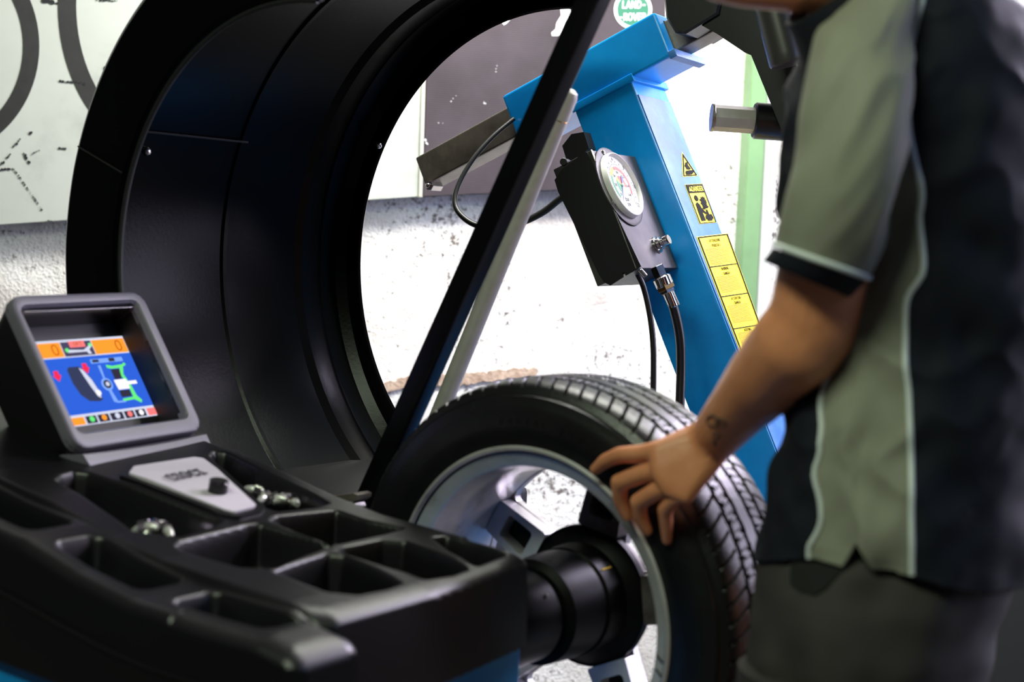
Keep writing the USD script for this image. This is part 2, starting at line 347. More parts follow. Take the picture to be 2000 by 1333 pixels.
part(wp, 'edge_trim', slab(quad_on_wall([(817, 386), (825, 386), (845, -330), (837, -330)], T_OFF + .006), WN, .05, .002), 'trim_strip', label='ribbed pale edge strip')
# dark banner with badges
bn = thing('banner', 'dark grey vinyl banner with white and green car badges behind the tyre changer', 'banner', wall_pt((1000, 380)))
part(bn, 'sheet', slab(quad_on_wall([(826, 385), (1292, 362), (1308, -330), (846, -330)], T_OFF), WN, .06, .002), 'banner')
def circ_px(cx, cy, rx, ry, n=48): return Polygon([(cx + rx * math.cos(t), cy + ry * math.sin(t)) for t in np.linspace(0, 2 * np.pi, n, endpoint=False)])
bo = T_OFF + .0005
part(bn, 'badge_rim', wall_shape(circ_px(1236, 19, 37, 38).difference(circ_px(1236, 19, 31, 32)), bo), 'logo_white')
bp = part(bn, 'badge', wall_shape(circ_px(1236, 19, 31, 32), bo), 'logo_green', label='green oval badge with white lettering')
sX = np.linalg.norm(wall_pt((1237, 10)) - wall_pt((1236, 10)))
sl = unit(WD * .98 + Z * .08)
part(bp, 'lettering', cat_(text('LAND-', 13 * sX, wall_pt((1238, 9), bo + .002), sl, Z, WN, w=44 * sX, bold=True), text('-ROVER', 13 * sX, wall_pt((1236, 33), bo + .002), sl, Z, WN, w=50 * sX, bold=True)), 'logo_white')
lion = [(1094, 14), (1112, 14), (1121, 30), (1125, 20), (1123, 14), (1134, 12), (1124, 40), (1118, 50), (1108, 40), (1103, 52), (1099, 62), (1094, 70), (1078, 70), (1077, 64), (1085, 57), (1087, 45), (1096, 30)]
part(bn, 'emblem', wall_shape(Polygon(lion).buffer(0), bo), 'logo_white', label='white rearing animal figure, legs showing')
part(bn, 'emblem', wall_shape(Polygon([(980, 44), (984, 49), (989, 46), (995, 40), (993, 36), (986, 40)]), bo), 'logo_white', label='white emblem mostly hidden by the guard')
part(bn, 'scuff_marks', wall_shape(unary_union([blotch([(945, 198), (948, 203)], 1.3, 21), blotch([(854, 241), (864, 240)], 1.0, 22), blotch([(968, 140), (970, 128)], 1.2, 23), blotch([(880, 198), (890, 188)], .9, 24), blotch([(830, 272), (834, 282)], 1.8, 25)]), bo), 'logo_white', kind='stuff')
# green painted post and its white edge on the wall, brown patch
struct('trim_1', slab(quad_on_wall([(1402, 1345), (1439, 1345), (1526, -330), (1494, -330)], .06), WN, .06, .004), 'green_post')
struct('trim_2', slab(quad_on_wall([(1440, 1345), (1466, 1345), (1546, -330), (1527, -330)], .035), WN, .035, .004), 'post_white')
solo('wall_sign', wall_shape(Polygon([(1563, 20), (1587, 20), (1588, 66), (1580, 75), (1567, 74), (1563, 66)]).buffer(-3).buffer(3), .02, .015), 'sign_green', 'small green sign on the wall behind the mechanic', 'sign')
ptch = unary_union([Point(x, 752 - (x - 790) * .1 + rng.normal(0, 2.5)).buffer(5 + rng.uniform(0, 6), quad_segs=2) for x in np.arange(757, 1045, 3)])
pv = wall_shape(ptch.simplify(1), .006, .006)
struct('trim_3', pv, 'plaster_brown')

# ------------------------------------------------------------------ wheel balancer: machine frame
YAW = .9228
AX = np.array([math.cos(YAW), math.sin(YAW), 0]); FR = np.array([math.sin(YAW), -math.cos(YAW), 0])
WC = np.array([.0326, 1.8134, -.5091]) + O
def MP(x, f, z): return WC + AX * x + FR * f + Z * z
def mf(P): q = np.asarray(P) - WC; return np.stack([q @ AX, q @ FR, q @ Z], -1)
ZF = np.array([(-1.2, .30), (-.8, .232), (-.6, .190), (-.5, .170), (-.375, .155), (-.25, .132), (-.16, .121), (-.05, .116), (.04, .113), (.1, .106), (.16, .100)])
ZB = np.array([(-1.2, .28), (-.8, .215), (-.6, .182), (-.4, .154), (-.283, .143), (-.181, .123), (-.088, .112), (.04, .112), (.104, .114), (.142, .109), (.2, .095)])
zA = lambda f: np.interp(f, ZF[:, 0], ZF[:, 1]); zB = lambda f: np.interp(f, ZB[:, 0], ZB[:, 1])
def on_tray(p, zf=zA):
    z = .12
    for _ in range(25):
        P = onpl(p, WC + Z * z, Z); q = mf(P); z = .5 * z + .5 * float(zf(q[1]))
    return q[1], q[0]
bal = thing('wheel_balancer', 'black and blue wheel balancer with raised guard, weight tray and lit screen', 'wheel balancer', (*MP(-.3, -.2, 0)[:2], 0))
C_px = dict(
    c1=[(112, 937), (123, 928), (145, 921), (170, 924), (429, 1017), (402, 1031), (348, 1047), (261, 1035), (232, 1013)],
    c2=[(348, 1067), (357, 1058), (485, 1026), (507, 1024), (648, 1060), (638, 1067), (594, 1082), (533, 1109), (471, 1107), (362, 1076)],
    c3=[(533, 1017), (543, 1009), (656, 998), (720, 1018), (790, 1032), (740, 1044), (655, 1062)],
    c4=[(664, 1076), (675, 1069), (745, 1055), (790, 1057), (850, 1078), (912, 1108), (880, 1120), (828, 1130), (760, 1107)],
    c5=[(848, 1050), (872, 1048), (930, 1062), (985, 1081), (955, 1092), (926, 1103), (880, 1075)],
    c6=[(540, 1116), (560, 1107), (640, 1082), (670, 1085), (730, 1110), (782, 1139), (750, 1150), (695, 1160), (640, 1155)],
    c7=[(413, 890), (420, 882), (440, 884), (500, 914), (610, 966), (637, 982), (615, 990), (540, 997), (520, 990), (440, 917)])
holes = [Polygon([on_tray(p) for p in v]).buffer(-.004).buffer(.004) for v in C_px.values()]
trough = [Polygon([(a, -.535), (b, -.535), (b, -.478), (a, -.478)]).buffer(-.012).buffer(.012) for a, b in ((-1.0, -.62), (-.60, -.30), (-.255, -.105), (-.055, .085))]
outline = unary_union([Polygon([(-1.05, -.475), (.075, -.475), (.098, -.45), (.098, -.30), (.075, -.09), (-1.05, -.09)]), Polygon([(-1.05, -.57), (.16, -.57), (.16, -.475), (-1.05, -.46)])])
outline = outline.buffer(-.02).buffer(.02)
STEP = .0022
ff = np.arange(-1.07, .18, STEP); xx = np.arange(-.585, -.075, STEP)
FF, XX = np.meshgrid(ff, xx, indexing='ij')
def inside(pl): return contains_xy(pl, FF.ravel(), XX.ravel()).reshape(FF.shape)
PTS = points(FF.ravel(), XX.ravel())
def sdist(pl):                      # positive outside
    d = distance(PTS, pl.boundary).reshape(FF.shape); return np.where(inside(pl), -d, d)
UH, UT = unary_union(holes), unary_union(trough)
dP, dT_ = sdist(UH), sdist(UT); dO = -sdist(outline)
pk = dP < 0; tk = dT_ < 0; io = dO > 0
sideB = XX < -.468
top = np.where(sideB, zB(FF) - .004, zA(FF))
def roundd(d, r): d = np.clip(d, 0, r); return -r + np.sqrt(np.maximum(r * r - (r - d) ** 2, 0))
edge_out = np.maximum(dO, 0)
rib = ~(pk | tk) & io
dist_p = np.maximum(np.minimum(dP, dT_), 0)
sideA_d = np.clip((XX + .468), 0, None)
h = top + roundd(np.where(FF > -.02, edge_out * .55, edge_out), .018) + roundd(dist_p, .007)
h = np.where(~sideB, h + roundd(sideA_d + .0005, .008), h)
def well(h, d, floor, w=.007):
    t = np.clip(-d / w, 0, 1); return np.where(d < 0, h + (floor + .012 * np.exp(d / .006) - h) * t, h)
h = well(h, dP, np.maximum(zA(FF) - .055, .03)); h = well(h, dT_, zB(FF) - .05)
h = np.where(io, h, -.003)
h = np.maximum(h, -.003)
hb = grid(WC + FF[..., None] * FR + XX[..., None] * AX + h[..., None] * Z, closed=False)
bad = (h < -.0029).ravel()[hb.faces].all(1)
hb.update_faces(~bad); hb.remove_unreferenced_vertices()
if np.mean(hb.face_normals[:, 2]) < 0: hb.invert()
tray = part(bal, 'weight_tray', hb, 'plastic', smooth=40)
# moulded skirt line along the left side of the cover
part(tray, 'skirt_ridge', tube(spline([MP(-.572, f, zB(f) - .062 - .005 * (f < -.2)) for f in np.linspace(-1.0, .15, 12)], 4), .0022, 8), 'plastic')
part(bal, 'cabinet', fbox(WC, AX, FR, Z, (-.562, -.98, -.78), (-.098, .070, -.002), .006), 'blue')
part(bal, 'cabinet_foot', fbox(WC, AX, FR, Z, (-.54, -.95, -.811), (-.12, .05, -.78), .004), 'plastic_dark')
# control plate
cp_px = [(252, 924), (262, 911), (380, 893), (398, 896), (500, 986), (494, 991), (458, 1000), (438, 995)]
cpo = [on_tray(p, lambda f: zA(f) + .006) for p in cp_px]
pl = Polygon(cpo); cf = np.array(cpo)
def tray_sheet(pl, h0, h1, n=40):
    g = extrude(pl, 1.0); g = g.subdivide_to_size(.5).copy() if False else g
    v = np.array(g.vertices); top_ = v[:, 2] > .5
    return trimesh.Trimesh(WC + v[:, :1] * FR + v[:, 1:2] * AX + (zA(v[:, 0]) + np.where(top_, h1, h0))[:, None] * Z, g.faces, process=False)
def dense(pl, s=.012):
    c = []
    for a, b in zip(list(pl.exterior.coords)[:-1], list(pl.exterior.coords)[1:]):
        n = max(1, int(math.dist(a, b) / s)); c += [(a[0] + (b[0] - a[0]) * k / n, a[1] + (b[1] - a[1]) * k / n) for k in range(n)]
    return Polygon(c)
part(tray, 'plate_surround', tray_sheet(dense(pl.buffer(.012, join_style=1)), -.03, .0035), 'plastic', smooth=False)
cpl = part(bal, 'control_plate', tray_sheet(dense(pl.buffer(-.003).buffer(.003)), -.01, .0062), 'label', smooth=False, label='pale lilac control plate')
def tray_pt(p, h_=.0068):
    f, x = on_tray(p, lambda f_: zA(f_) + h_); return MP(x, f, zA(f) + h_)
o = tray_pt((362, 928)); tx = unit(tray_pt((408, 918)) - tray_pt((315, 936))); tn = unit(np.cross(tx, -FR + .0 * Z)); tn = unit(np.cross(tx, unit(tray_pt((362, 915)) - tray_pt((372, 945))))); ty = np.cross(tn, tx)
part(cpl, 'lettering', text('CIGCI', .020, o + tn * .0005, tx, ty, tn, w=.062, bold=True), 'ink_grey')
kb = tray_pt((425, 960)); 
kn = part(bal, 'control_knob', lathe([(0, 0), (0, .0125), (.012, .0118), (.0145, .0108), (.0145, 0)], kb, tn, tx, 40, closed=False), 'plastic_dark')
part(kn, 'knob_ring', lathe([(.0118, .0100), (.0118, .0126), (.0150, .0118), (.0150, .0100)], kb, tn, tx, 40), 'chrome')

# monitor
yw, tl = -.1578, .5828
mu = AX * math.cos(yw) + FR * math.sin(yw); mfr = np.cross(mu, Z); mfr = mfr if mfr @ FR > 0 else -mfr
mup = Z * math.cos(tl) - mfr * math.sin(tl); mn = unit(np.cross(mu, mup))
if mn @ (O - WC) < 0: mn = -mn
mc = np.array([-.5643, 1.98, -.2323]) + O
def mon(a, b, c): return mc + mu * a + mup * b + mn * c      # right, up, out
def mon_px(p, off): q = onpl(p, mc + mn * off, mn) - mc; return (q @ mu, q @ mup)
fo = Polygon([(-.131, .117), (.124, .117), (.124, -.117), (-.127, -.117)]).buffer(-.022).buffer(.022, quad_segs=6)
fi = Polygon([(-.116, .098), (.104, .100), (.103, -.092), (-.110, -.092)]).buffer(-.008).buffer(.008, quad_segs=4)
def mon_ex(pl, c0, c1): g = extrude(pl, c1 - c0); return put(g, mc + mn * c0, mu, mup, mn)
def ring_bevel(po, pi, c0, c1, b):
    n = 100
    def samp(pg): L = pg.exterior.length; return np.array([pg.exterior.interpolate(L * k / n).coords[0] for k in range(n)])
    def al(A, B):
        k = np.argmin(np.linalg.norm(B - A[0], axis=1)); B = np.roll(B, -k, 0)
        return B if np.linalg.norm(B[1] - A[1]) < np.linalg.norm(B[-1] - A[1]) else np.roll(B[::-1], 1, 0)
    base = samp(po); loops = []
    for pg, c in ((po, c0), (po, c1 - b), (po.buffer(-b * .3), c1 - b * .3), (po.buffer(-b), c1), (pi.buffer(b * .6), c1 - b * .2), (pi, c1 - b), (pi, c0)):
        q = al(base, samp(pg)); loops.append(np.array([mc + mu * a_ + mup * b_ + mn * c for a_, b_ in q]))
    loops.append(loops[0])
    return grid(loops, True, caps=False)
hs = mon_ex(fo.buffer(-.001), -.085, -.055)
back_shell = trimesh.convex.convex_hull(np.vstack([np.array([mon(a_, b_, -.0) for a_, b_ in fo.exterior.coords]), np.array([mon(a_ * .8, b_ * .75, -.11) for a_, b_ in fo.exterior.coords])]))
inner_cut = trimesh.convex.convex_hull(np.vstack([np.array([mon(a_, b_, .05) for a_, b_ in fi.exterior.coords]), np.array([mon(a_, b_, -.05) for a_, b_ in fi.exterior.coords])]))
shell = from_m(to_m(back_shell) - to_m(inner_cut))
mo = part(bal, 'monitor', shell, 'plastic_dark', smooth=30, label='tilted monitor housing with a deep frame')
part(mo, 'bezel', ring_bevel(fo, fi, -.006, .012, .006), 'housing', smooth=30, label='raised grey rounded screen frame')
part(mo, 'visor', fbox(mc, mu, mup, mn, (-.108, .0935, -.046), (.100, .0965, .004), .0008), 'gloss', label='glossy hood roof over the screen')
sx0, sx1, sy0, sy1 = -.077, .108, -.063, .070
part(mo, 'screen_surround', fbox(mc, mu, mup, mn, (sx0 - .022, sy0 - .03, -.052), (sx1 + .004, sy1 + .026, -.042), .001), 'plastic_dark')
SO = -.041
def sc_(u0, v0, u1, v1, m, nm, c=SO, label=None):
    X0, X1 = sx0 + (sx1 - sx0) * u0, sx0 + (sx1 - sx0) * u1; Y0, Y1 = sy1 - (sy1 - sy0) * v1, sy1 - (sy1 - sy0) * v0
    return part(mo, nm, fbox(mc, mu, mup, mn, (X0, Y0, c - .001), (X1, Y1, c), .0001), m, smooth=False, label=label)
def sp_(pts, m, nm, c=SO + .0014, label=None):
    q = Polygon([(sx0 + (sx1 - sx0) * u_, sy1 - (sy1 - sy0) * v_) for u_, v_ in pts]).buffer(0)
    return part(mo, nm, mon_ex(q, c - .0006, c), m, smooth=False, label=label)
def circ_uv(u_, v_, r, n=20, asp=.72): return [(u_ + r * math.cos(t), v_ + r / asp * math.sin(t)) for t in np.linspace(0, 2 * np.pi, n, endpoint=False)]
sc_(0, 0, 1, 1, 's_pale', 'screen'); sc_(.0, .215, 1, .875, 's_blue', 'screen_field', SO + .0006)
sc_(.01, .03, .29, .20, 's_orange', 'readout_tile', SO + .0006, 'orange readout tile with a zero'); sc_(.62, .03, .97, .20, 's_orange', 'readout_tile', SO + .0006)
sc_(.30, .03, .61, .20, 's_panel', 'diagram_tile', SO + .0006); sc_(.38, .025, .54, .10, 's_pink', 'mode_tile', SO + .001)
for u_, v_ in ((.215, .118), (.88, .118)):
    a_ = mon(sx0 + (sx1 - sx0) * u_, sy1 - (sy1 - sy0) * v_, SO + .0016)
    part(mo, 'digit', text('0', .017, a_, mu, mup, mn, depth=.0004), 's_ink')
part(mo, 'digit', text('OPT', .006, mon(sx0 + (sx1 - sx0) * .46, sy1 - (sy1 - sy0) * .063, SO + .0018), mu, mup, mn, depth=.0004), 's_ink')
sp_([(.33, .125), (.5, .14), (.56, .10), (.59, .075), (.60, .10), (.56, .14), (.57, .19), (.54, .19), (.53, .16), (.34, .16)], 's_pale', 'diagram_line')
sp_(circ_uv(.335, .13, .018), 's_green', 'diagram_dot'); sp_(circ_uv(.588, .085, .018), 's_green', 'diagram_dot')
for u_ in (.13, .44):
    v_ = .36 if u_ < .2 else .30
    sp_([(u_ - .022, v_), (u_ + .022, v_), (u_ + .022, v_ + .05), (u_ + .04, v_ + .05), (u_, v_ + .12), (u_ - .04, v_ + .05), (u_ - .022, v_ + .05)], 's_red', 'arrow')
sp_([(.25, .36), (.27, .33), (.37, .33), (.40, .36), (.45, .48), (.47, .6), (.475, .74), (.44, .755), (.34, .74), (.28, .66), (.25, .52)], 's_tyre', 'tyre_picture')
sp_([(.37, .35), (.40, .38), (.445, .5), (.465, .62), (.465, .72), (.44, .70), (.41, .58), (.385, .45)], 's_pale', 'rim_picture', SO + .002)
sp_(circ_uv(.455, .66, .025), 's_wh', 'rim_spot', SO + .0026)
g_ = [(.66, .34), (.72, .36), (.83, .35), (.86, .33), (.87, .36), (.83, .38), (.80, .47), (.83, .62), (.84, .74), (.875, .80), (.86, .83), (.80, .78), (.68, .79), (.68, .76), (.80, .75), (.80, .62), (.77, .47), (.79, .39), (.70, .39), (.66, .375)]
sp_(g_, 's_green', 'rim_section'); sp_([(.69, .40), (.78, .40), (.765, .52), (.69, .52)], 's_dk', 'section_fill'); sp_([(.68, .66), (.79, .66), (.79, .74), (.68, .74)], 's_dk', 'section_fill')
sp_([(.67, .53), (.80, .53), (.80, .56), (.90, .56), (.90, .60), (.80, .60), (.80, .65), (.68, .65)], 's_wh', 'hub_picture', SO + .002)
sp_([(.52, .26), (.86, .26), (.86, .31), (.52, .31)], 's_sky', 'dimension_bar'); sp_([(.535, .27), (.60, .27), (.60, .30), (.535, .30)], 's_dk', 'dimension_text', SO + .002); sp_([(.71, .265), (.77, .265), (.77, .305), (.71, .305)], 's_dk', 'dimension_text', SO + .002)
sp_(circ_uv(.585, .57, .055), 's_sky', 'dial_picture'); sp_(circ_uv(.585, .57, .036), 's_dk', 'dial_face', SO + .002); sp_(circ_uv(.585, .57, .018), 's_pale', 'dial_center', SO + .0026)
sp_([(.575, .34), (.60, .34), (.59, .5), (.575, .5)], 's_sky', 'dimension_bar'); sp_([(.60, .64), (.575, .64), (.58, .78), (.62, .80), (.70, .80), (.70, .78), (.62, .78)], 's_sky', 'dimension_bar')
for k, (u0, u1, m) in enumerate([(.0, .03, 's_red'), (.035, .21, 's_orange'), (.23, .335, 's_dk'), (.355, .465, 's_dk'), (.485, .615, 's_dk'), (.635, .735, 's_dk'), (.755, .86, 's_dk'), (.885, .975, 's_pink')]):
    sc_(u0, .905, u1, .99, m, 'menu_tile', SO + .0006)
for u_, m in ((.285, 's_green'), (.41, 's_orange'), (.55, 's_pale'), (.685, 's_pink'), (.81, 's_wh')): sp_(circ_uv(u_, .945, .024, 12), m, 'menu_icon')
# curved neck below the monitor
nk = [mf(onpl(p, MP(0, 0, 0) + Z * .18, Z)) for p in ((195, 897), (405, 862))]
rows = []
for t in np.linspace(0, 1, 15):
    a_ = -.125 + .25 * t; bow = .012 * (1 - (2 * t - 1) ** 2)
    pr = [mon(a_, -.085, -.10), mon(a_ * .99, -.108, -.02), mon(a_ * .97, -.124 - .3 * bow, .012), mon(a_ * .95, -.146 - bow, .014), mon(a_ * .95, -.152 - bow, .010), mon(a_ * .95, -.16, -.03), mon(a_, -.16, -.10)]
    rows.append(pr)
part(mo, 'neck', grid(rows, True, True), 'housing', smooth=40)
# shaft, backing cup and flange
part(bal, 'shaft_housing', lathe([(-.11, 0), (-.11, .062), (.0, .060), (.012, .054), (.015, 0)], WC, AX, FR, 64, closed=False), 'cup')
fl = part(bal, 'shaft_flange', lathe([(.012, 0), (.012, .060), (.018, .070), (.070, .073), (.085, .072), (.088, .066), (.092, .074), (.128, .076), (.1386, .094), (.1386, .098), (.148, .0985), (.150, .09), (.150, 0)], WC, AX, FR, 96, closed=False), 'cup', smooth=25, label='black dished flange clamping the rim')
part(fl, 'index_mark', fbox(MP(0, 0, 0), AX, FR, Z, (.096, .053, .053), (.118, .0545, .0545), .0003), 's_green' if False else 'ylw')
part(fl, 'grub_screw', cyl(MP(-.02, .047, .039), MP(-.02, .049, .0405), .0028), 'chrome')
part(bal, 'shaft', cyl(MP(.13, 0, 0), MP(.30, 0, 0), .019), 'steel')
part(bal, 'quick_nut', lathe([(.1725, 0), (.1725, .055), (.20, .052), (.235, .030), (.25, 0)], WC, AX, FR, 48, closed=False), 'plastic_dark')

# guard (hood)
HX, HF, HZ = .567, -.400, .430
HO = MP(HX, HF, HZ)
A0, A1 = -54, 98
prof = [(-.635, .374), (-.638, .380), (-.638, .498), (-.632, .508), (-.30, .512), (-.006, .506), (.002, .498), (.003, .452), (-.001, .449), (-.005, .452), (-.008, .480), (-.022, .4965), (-.06, .500), (-.075, .494), (-.115, .494), (-.13, .502), (-.292, .5065), (-.296, .502), (-.304, .502), (-.308, .5065), (-.615, .503), (-.628, .494), (-.630, .396), (-.622, .386), (-.622, .372), (-.628, .369)]
hood = lathe(prof, HO, AX, -FR, 150, -A1 if np.cross(AX, -FR) @ Z < 0 else A0, -A0 if np.cross(AX, -FR) @ Z < 0 else A1)
hd = part(bal, 'guard_hood', hood, 'hood', smooth=25, label='large curved black wheel guard, swung open')
def hood_pt(x, r, deg): t = math.radians(deg); return HO + AX * x + r * (math.cos(t) * -FR + math.sin(t) * Z)
def hood_px(p, x): q = mf(onpl(p, MP(HX + x, 0, 0), AX)); return math.hypot(q[1] - HF, q[2] - HZ), math.degrees(math.atan2(q[2] - HZ, -(q[1] - HF)))
for p_, x_ in (((286, 296), -.57), ((739, 284), -.012)):
    r_, d_ = hood_px(p_, x_); r_ = min(r_, .497); c_ = hood_pt(x_, r_, d_)
    part(hd, 'rivet', cat_(ball(c_, .0075, 2), cyl(c_, hood_pt(x_, r_ + .012, d_), .005)), 'chrome', label='shiny dome rivet')
part(hd, 'flange_seam', tube([hood_pt(-.640, .378 + .12 * t, 19.5) for t in (0, .5, 1)], .0014, 6), 'hood_lip')
part(hd, 'inner_seam', tube([hood_pt(-.62 + .33 * t, .5015, 23.5 - .3 * t) for t in (0, .5, 1)], .002, 6), 'hood_lip')
part(hd, 'lip_bead', tube([hood_pt(-.629, .371, t) for t in np.linspace(A0 + 1, A1 - 1, 80)], .0045, 10), 'hood_lip')
# hood bar, strut, pivot
bt = MP(.1, .034, .89); bb = MP(.1, -.392, .04)
bar_x = unit(bb - bt); bar_y = AX; bar_z = np.cross(bar_x, bar_y)
L_ = np.linalg.norm(bb - bt)
part(bal, 'guard_arm', fbox(bt, bar_y, bar_z, bar_x, (-.017, -.0175, 0), (.017, .0175, L_), .006), 'barm', label='black bar holding the guard')
part(bal, 'guard_mount', cyl(bb + AX * -.16, bb + AX * .22, .03), 'barm')
s0, s1 = MP(.3, -.184, .700), MP(.3, -.43, .145)
st = part(bal, 'gas_strut', cyl(s0, s1, .0145, 32, .003), 'strut', label='silver gas strut beside the bar')
sd = unit(s1 - s0)
part(st, 'strut_cap', lathe([(.036, .0148), (.0, .0150), (-.008, .0125), (-.012, .007), (-.0125, 0)], s0, sd, AX, 32, closed=False), 'strut')
part(st, 'strut_rod', cyl(onpl((1113, 190), MP(.3, 0, 0), AX), onpl((1085, 130), MP(.3, 0, 0), AX), .0055), 'steel')
part(st, 'strut_band', tube([s0 + sd * .037 + .0148 * (math.cos(t) * AX + math.sin(t) * np.cross(sd, AX)) for t in np.linspace(0, 2 * np.pi, 33)], .0006, 6), 'brass')
pv_ = [onpl(p, MP(.02, 0, 0), AX) for p in ((632, 972), (662, 968), (690, 964), (698, 968), (697, 975), (690, 981), (676, 979), (640, 990))]
br = part(bal, 'pivot_bracket', slab(pv_, -AX, .03), 'steel_dull', label='olive steel pivot bracket')
c_ = onpl((691, 990), MP(.015, 0, 0), AX)
part(br, 'bolt', cat_(cyl(c_ - AX * .004, c_ + AX * .02, .006, 6), cyl(c_ + np.array([0, 0, -.012]) - AX * .002, c_ + np.array([0, 0, -.012]) + AX * .02, .005, 6)), 'chrome')
part(bal, 'pivot_block', fbox(WC, AX, FR, Z, (-.085, -.80, -.10), (.50, -.365, .055), .012), 'plastic_dark')

# ------------------------------------------------------------------ wheel
whl = thing('car_wheel', 'silver alloy wheel with a worn black tyre mounted on the balancer shaft', 'wheel', MP(.08, 0, -.31))
TX = .0875
side = [(.006, .208), (.0, .213), (-.003, .222), (-.004, .232), (-.0075, .236), (-.0085, .246), (-.0095, .2475), (-.010, .262), (-.0085, .272), (-.0075, .274), (-.0045, .286), (-.001, .2875), (.001, .290), (.004, .297)]
NT, = (1080,)
xs_t = np.r_[np.linspace(.004, .171, 132)]
def crown(x): u_ = (x - TX) / .0835; return .3085 - .0035 * u_ ** 2 - .008 * np.abs(u_) ** 9
def smooth_slot(d, w): return np.clip(1 - (np.abs(d) / w) ** 4, 0, 1)
th = np.arange(NT) / NT * 2 * np.pi
TH, XT = np.meshgrid(th, xs_t, indexing='ij')
rad = crown(XT)
GR = (.046, .073, .102, .129)
for g in GR: rad -= .0075 * smooth_slot(XT - g - .0006 * np.sign(np.sin(TH * 70)), .0034)
def lat(freq, slant, x0, x1, w, dep, ph=0.):
    global rad
    a = (TH * freq / (2 * np.pi) + slant * (XT - x0) / .03 + ph) % 1.0; a = np.minimum(a, 1 - a) / freq * 2 * np.pi * .305
    rad -= dep * smooth_slot(a, w) * (XT > x0) * (XT < x1)
lat(84, .7, .004, .040, .0017, .0045); lat(84, -.7, .135, .171, .0017, .0045, .4)
lat(84, .5, .046, .056, .0014, .005, .2); lat(84, -.5, .119, .129, .0014, .005, .1); lat(84, .4, .064, .074, .0012, .005, .6); lat(84, -.4, .101, .111, .0012, .005, .8)
lat(168, .6, .052, .070, .0006, .002, .3); lat(168, -.6, .106, .124, .0006, .002, .5)
rows = []
E2 = np.cross(AX, FR)
dirs = np.cos(th)[:, None] * FR + np.sin(th)[:, None] * E2
sideA = np.array(side); sideB_ = np.stack([2 * TX - sideA[::-1, 0], sideA[::-1, 1]], -1)
allx = np.concatenate([np.broadcast_to(sideA[:-1, 0], (NT, len(side) - 1)), XT, np.broadcast_to(sideB_[1:, 0], (NT, len(side) - 1))], 1)
allr = np.concatenate([np.broadcast_to(sideA[:-1, 1], (NT, len(side) - 1)), rad, np.broadcast_to(sideB_[1:, 1], (NT, len(side) - 1))], 1)
V = WC + allx[..., None] * AX + allr[..., None] * dirs[:, None, :]
def ring_grid(V):
    n, k = V.shape[:2]; g = grid(np.concatenate([V, V[:1]], 0), closed=False)
    if g.volume < 0: g.invert()
    return g
ns = len(side)
ty_ = part(whl, 'tyre', ring_grid(V[:, :ns + 4]), 'rubber', smooth=50, label='sidewall facing the machine')
part(ty_, 'tread', ring_grid(V[:, ns + 3:ns + 128]), 'rubber', smooth=28, label='ribbed tread with four grooves and worn blocks')
part(ty_, 'outer_sidewall', ring_grid(V[:, ns + 127:]), 'rubber', smooth=50)
# raised lettering on the sidewall
lt = []
for wd, ang0, hh in (('RADIAL TUBELESS', 100, .009), ('205/45 R17', 190, .010), ('88 W', 250, .010)):
    for i, ch in enumerate(wd):
        if ch == ' ': continue
        t = math.radians(ang0 - i * 3.1); rr_ = .254
        e = math.cos(t) * FR + math.sin(t) * Z; tang = math.sin(t) * FR - math.cos(t) * Z
        g = text(ch, hh, WC - AX * .0098 + e * rr_, tang, e, -AX, depth=.0009); lt.append(g)
part(ty_, 'raised_lettering', trimesh.util.concatenate(lt), 'rubber')
# rim
barrel = [(-.003, .2215), (-.006, .219), (-.0055, .2165), (-.002, .2145), (.001, .2135), (.010, .1965), (.013, .193), (.030, .1915), (.045, .188), (.060, .183), (.12, .186), (.160, .187), (.169, .196), (.175, .214), (.179, .2205), (.175, .2205), (.168, .207), (.157, .191), (.12, .190), (.06, .188), (.045, .193), (.016, .200), (.006, .208), (.0, .2205)]
rm = part(whl, 'rim', lathe(barrel, WC, AX, FR, 160), 'alloy', smooth=30, label='silver alloy rim')
def face_slab(pl, x0, x1): g = extrude(pl, x1 - x0); return put(g, MP(x0, 0, 0), FR, Z, np.cross(FR, Z))
# np.cross(FR,Z) = -/+AX ; orient so that extrusion runs along +AX
def face_ex(pl, x0, x1):
    g = extrude(pl, 1.0); v = np.array(g.vertices)
    w = WC + v[:, :1] * FR + v[:, 1:2] * Z + (x0 + (x1 - x0) * v[:, 2])[:, None] * AX
    g2 = trimesh.Trimesh(w, g.faces, process=False)
    if g2.volume < 0: g2.invert()
    return g2
W0 = 116
def polar(r, d): return (r * math.cos(math.radians(d)), r * math.sin(math.radians(d)))
disc = Point(0, 0).buffer(.190, quad_segs=24)
wins = []
for k in range(5):
    c = W0 - 72 * k
    w_ = [polar(.0905, c - 14), polar(.183, c - 27)] + [polar(.186, c - 27 + 54 * t) for t in np.linspace(.08, .92, 10)] + [polar(.183, c + 27), polar(.0905, c + 14)] + [polar(.086, c + 14 - 28 * t) for t in (.25, .5, .75)]
    wins.append(Polygon(w_).buffer(-.009).buffer(.009))
face = disc.difference(unary_union(wins)).difference(Point(0, 0).buffer(.03))
part(rm, 'spoke_face', face_ex(face.simplify(.0004), .160, .172), 'alloy', smooth=30)
for k in range(5):
    c = W0 + 36 - 72 * k
    sp = Polygon([polar(.101, c - 19.5), polar(.187, c - 8.2), polar(.187, c + 8.2), polar(.101, c + 19.5)]).buffer(-.004).buffer(.004)
    ph = Polygon([polar(.116, c - 10), polar(.163, c - 6.4), polar(.163, c + 6.4), polar(.116, c + 10)]).buffer(-.006).buffer(.006)
    part(rm, 'spoke', face_ex(sp.difference(ph), .136, .1605), 'alloy_dark' if k in (1, 2) else 'alloy', smooth=30, label='hollow spoke back with a square pocket' if k == 0 else None)
    part(rm, 'spoke_pocket', face_ex(ph.buffer(-.0005), .1575, .1599), 'pocket', smooth=False)
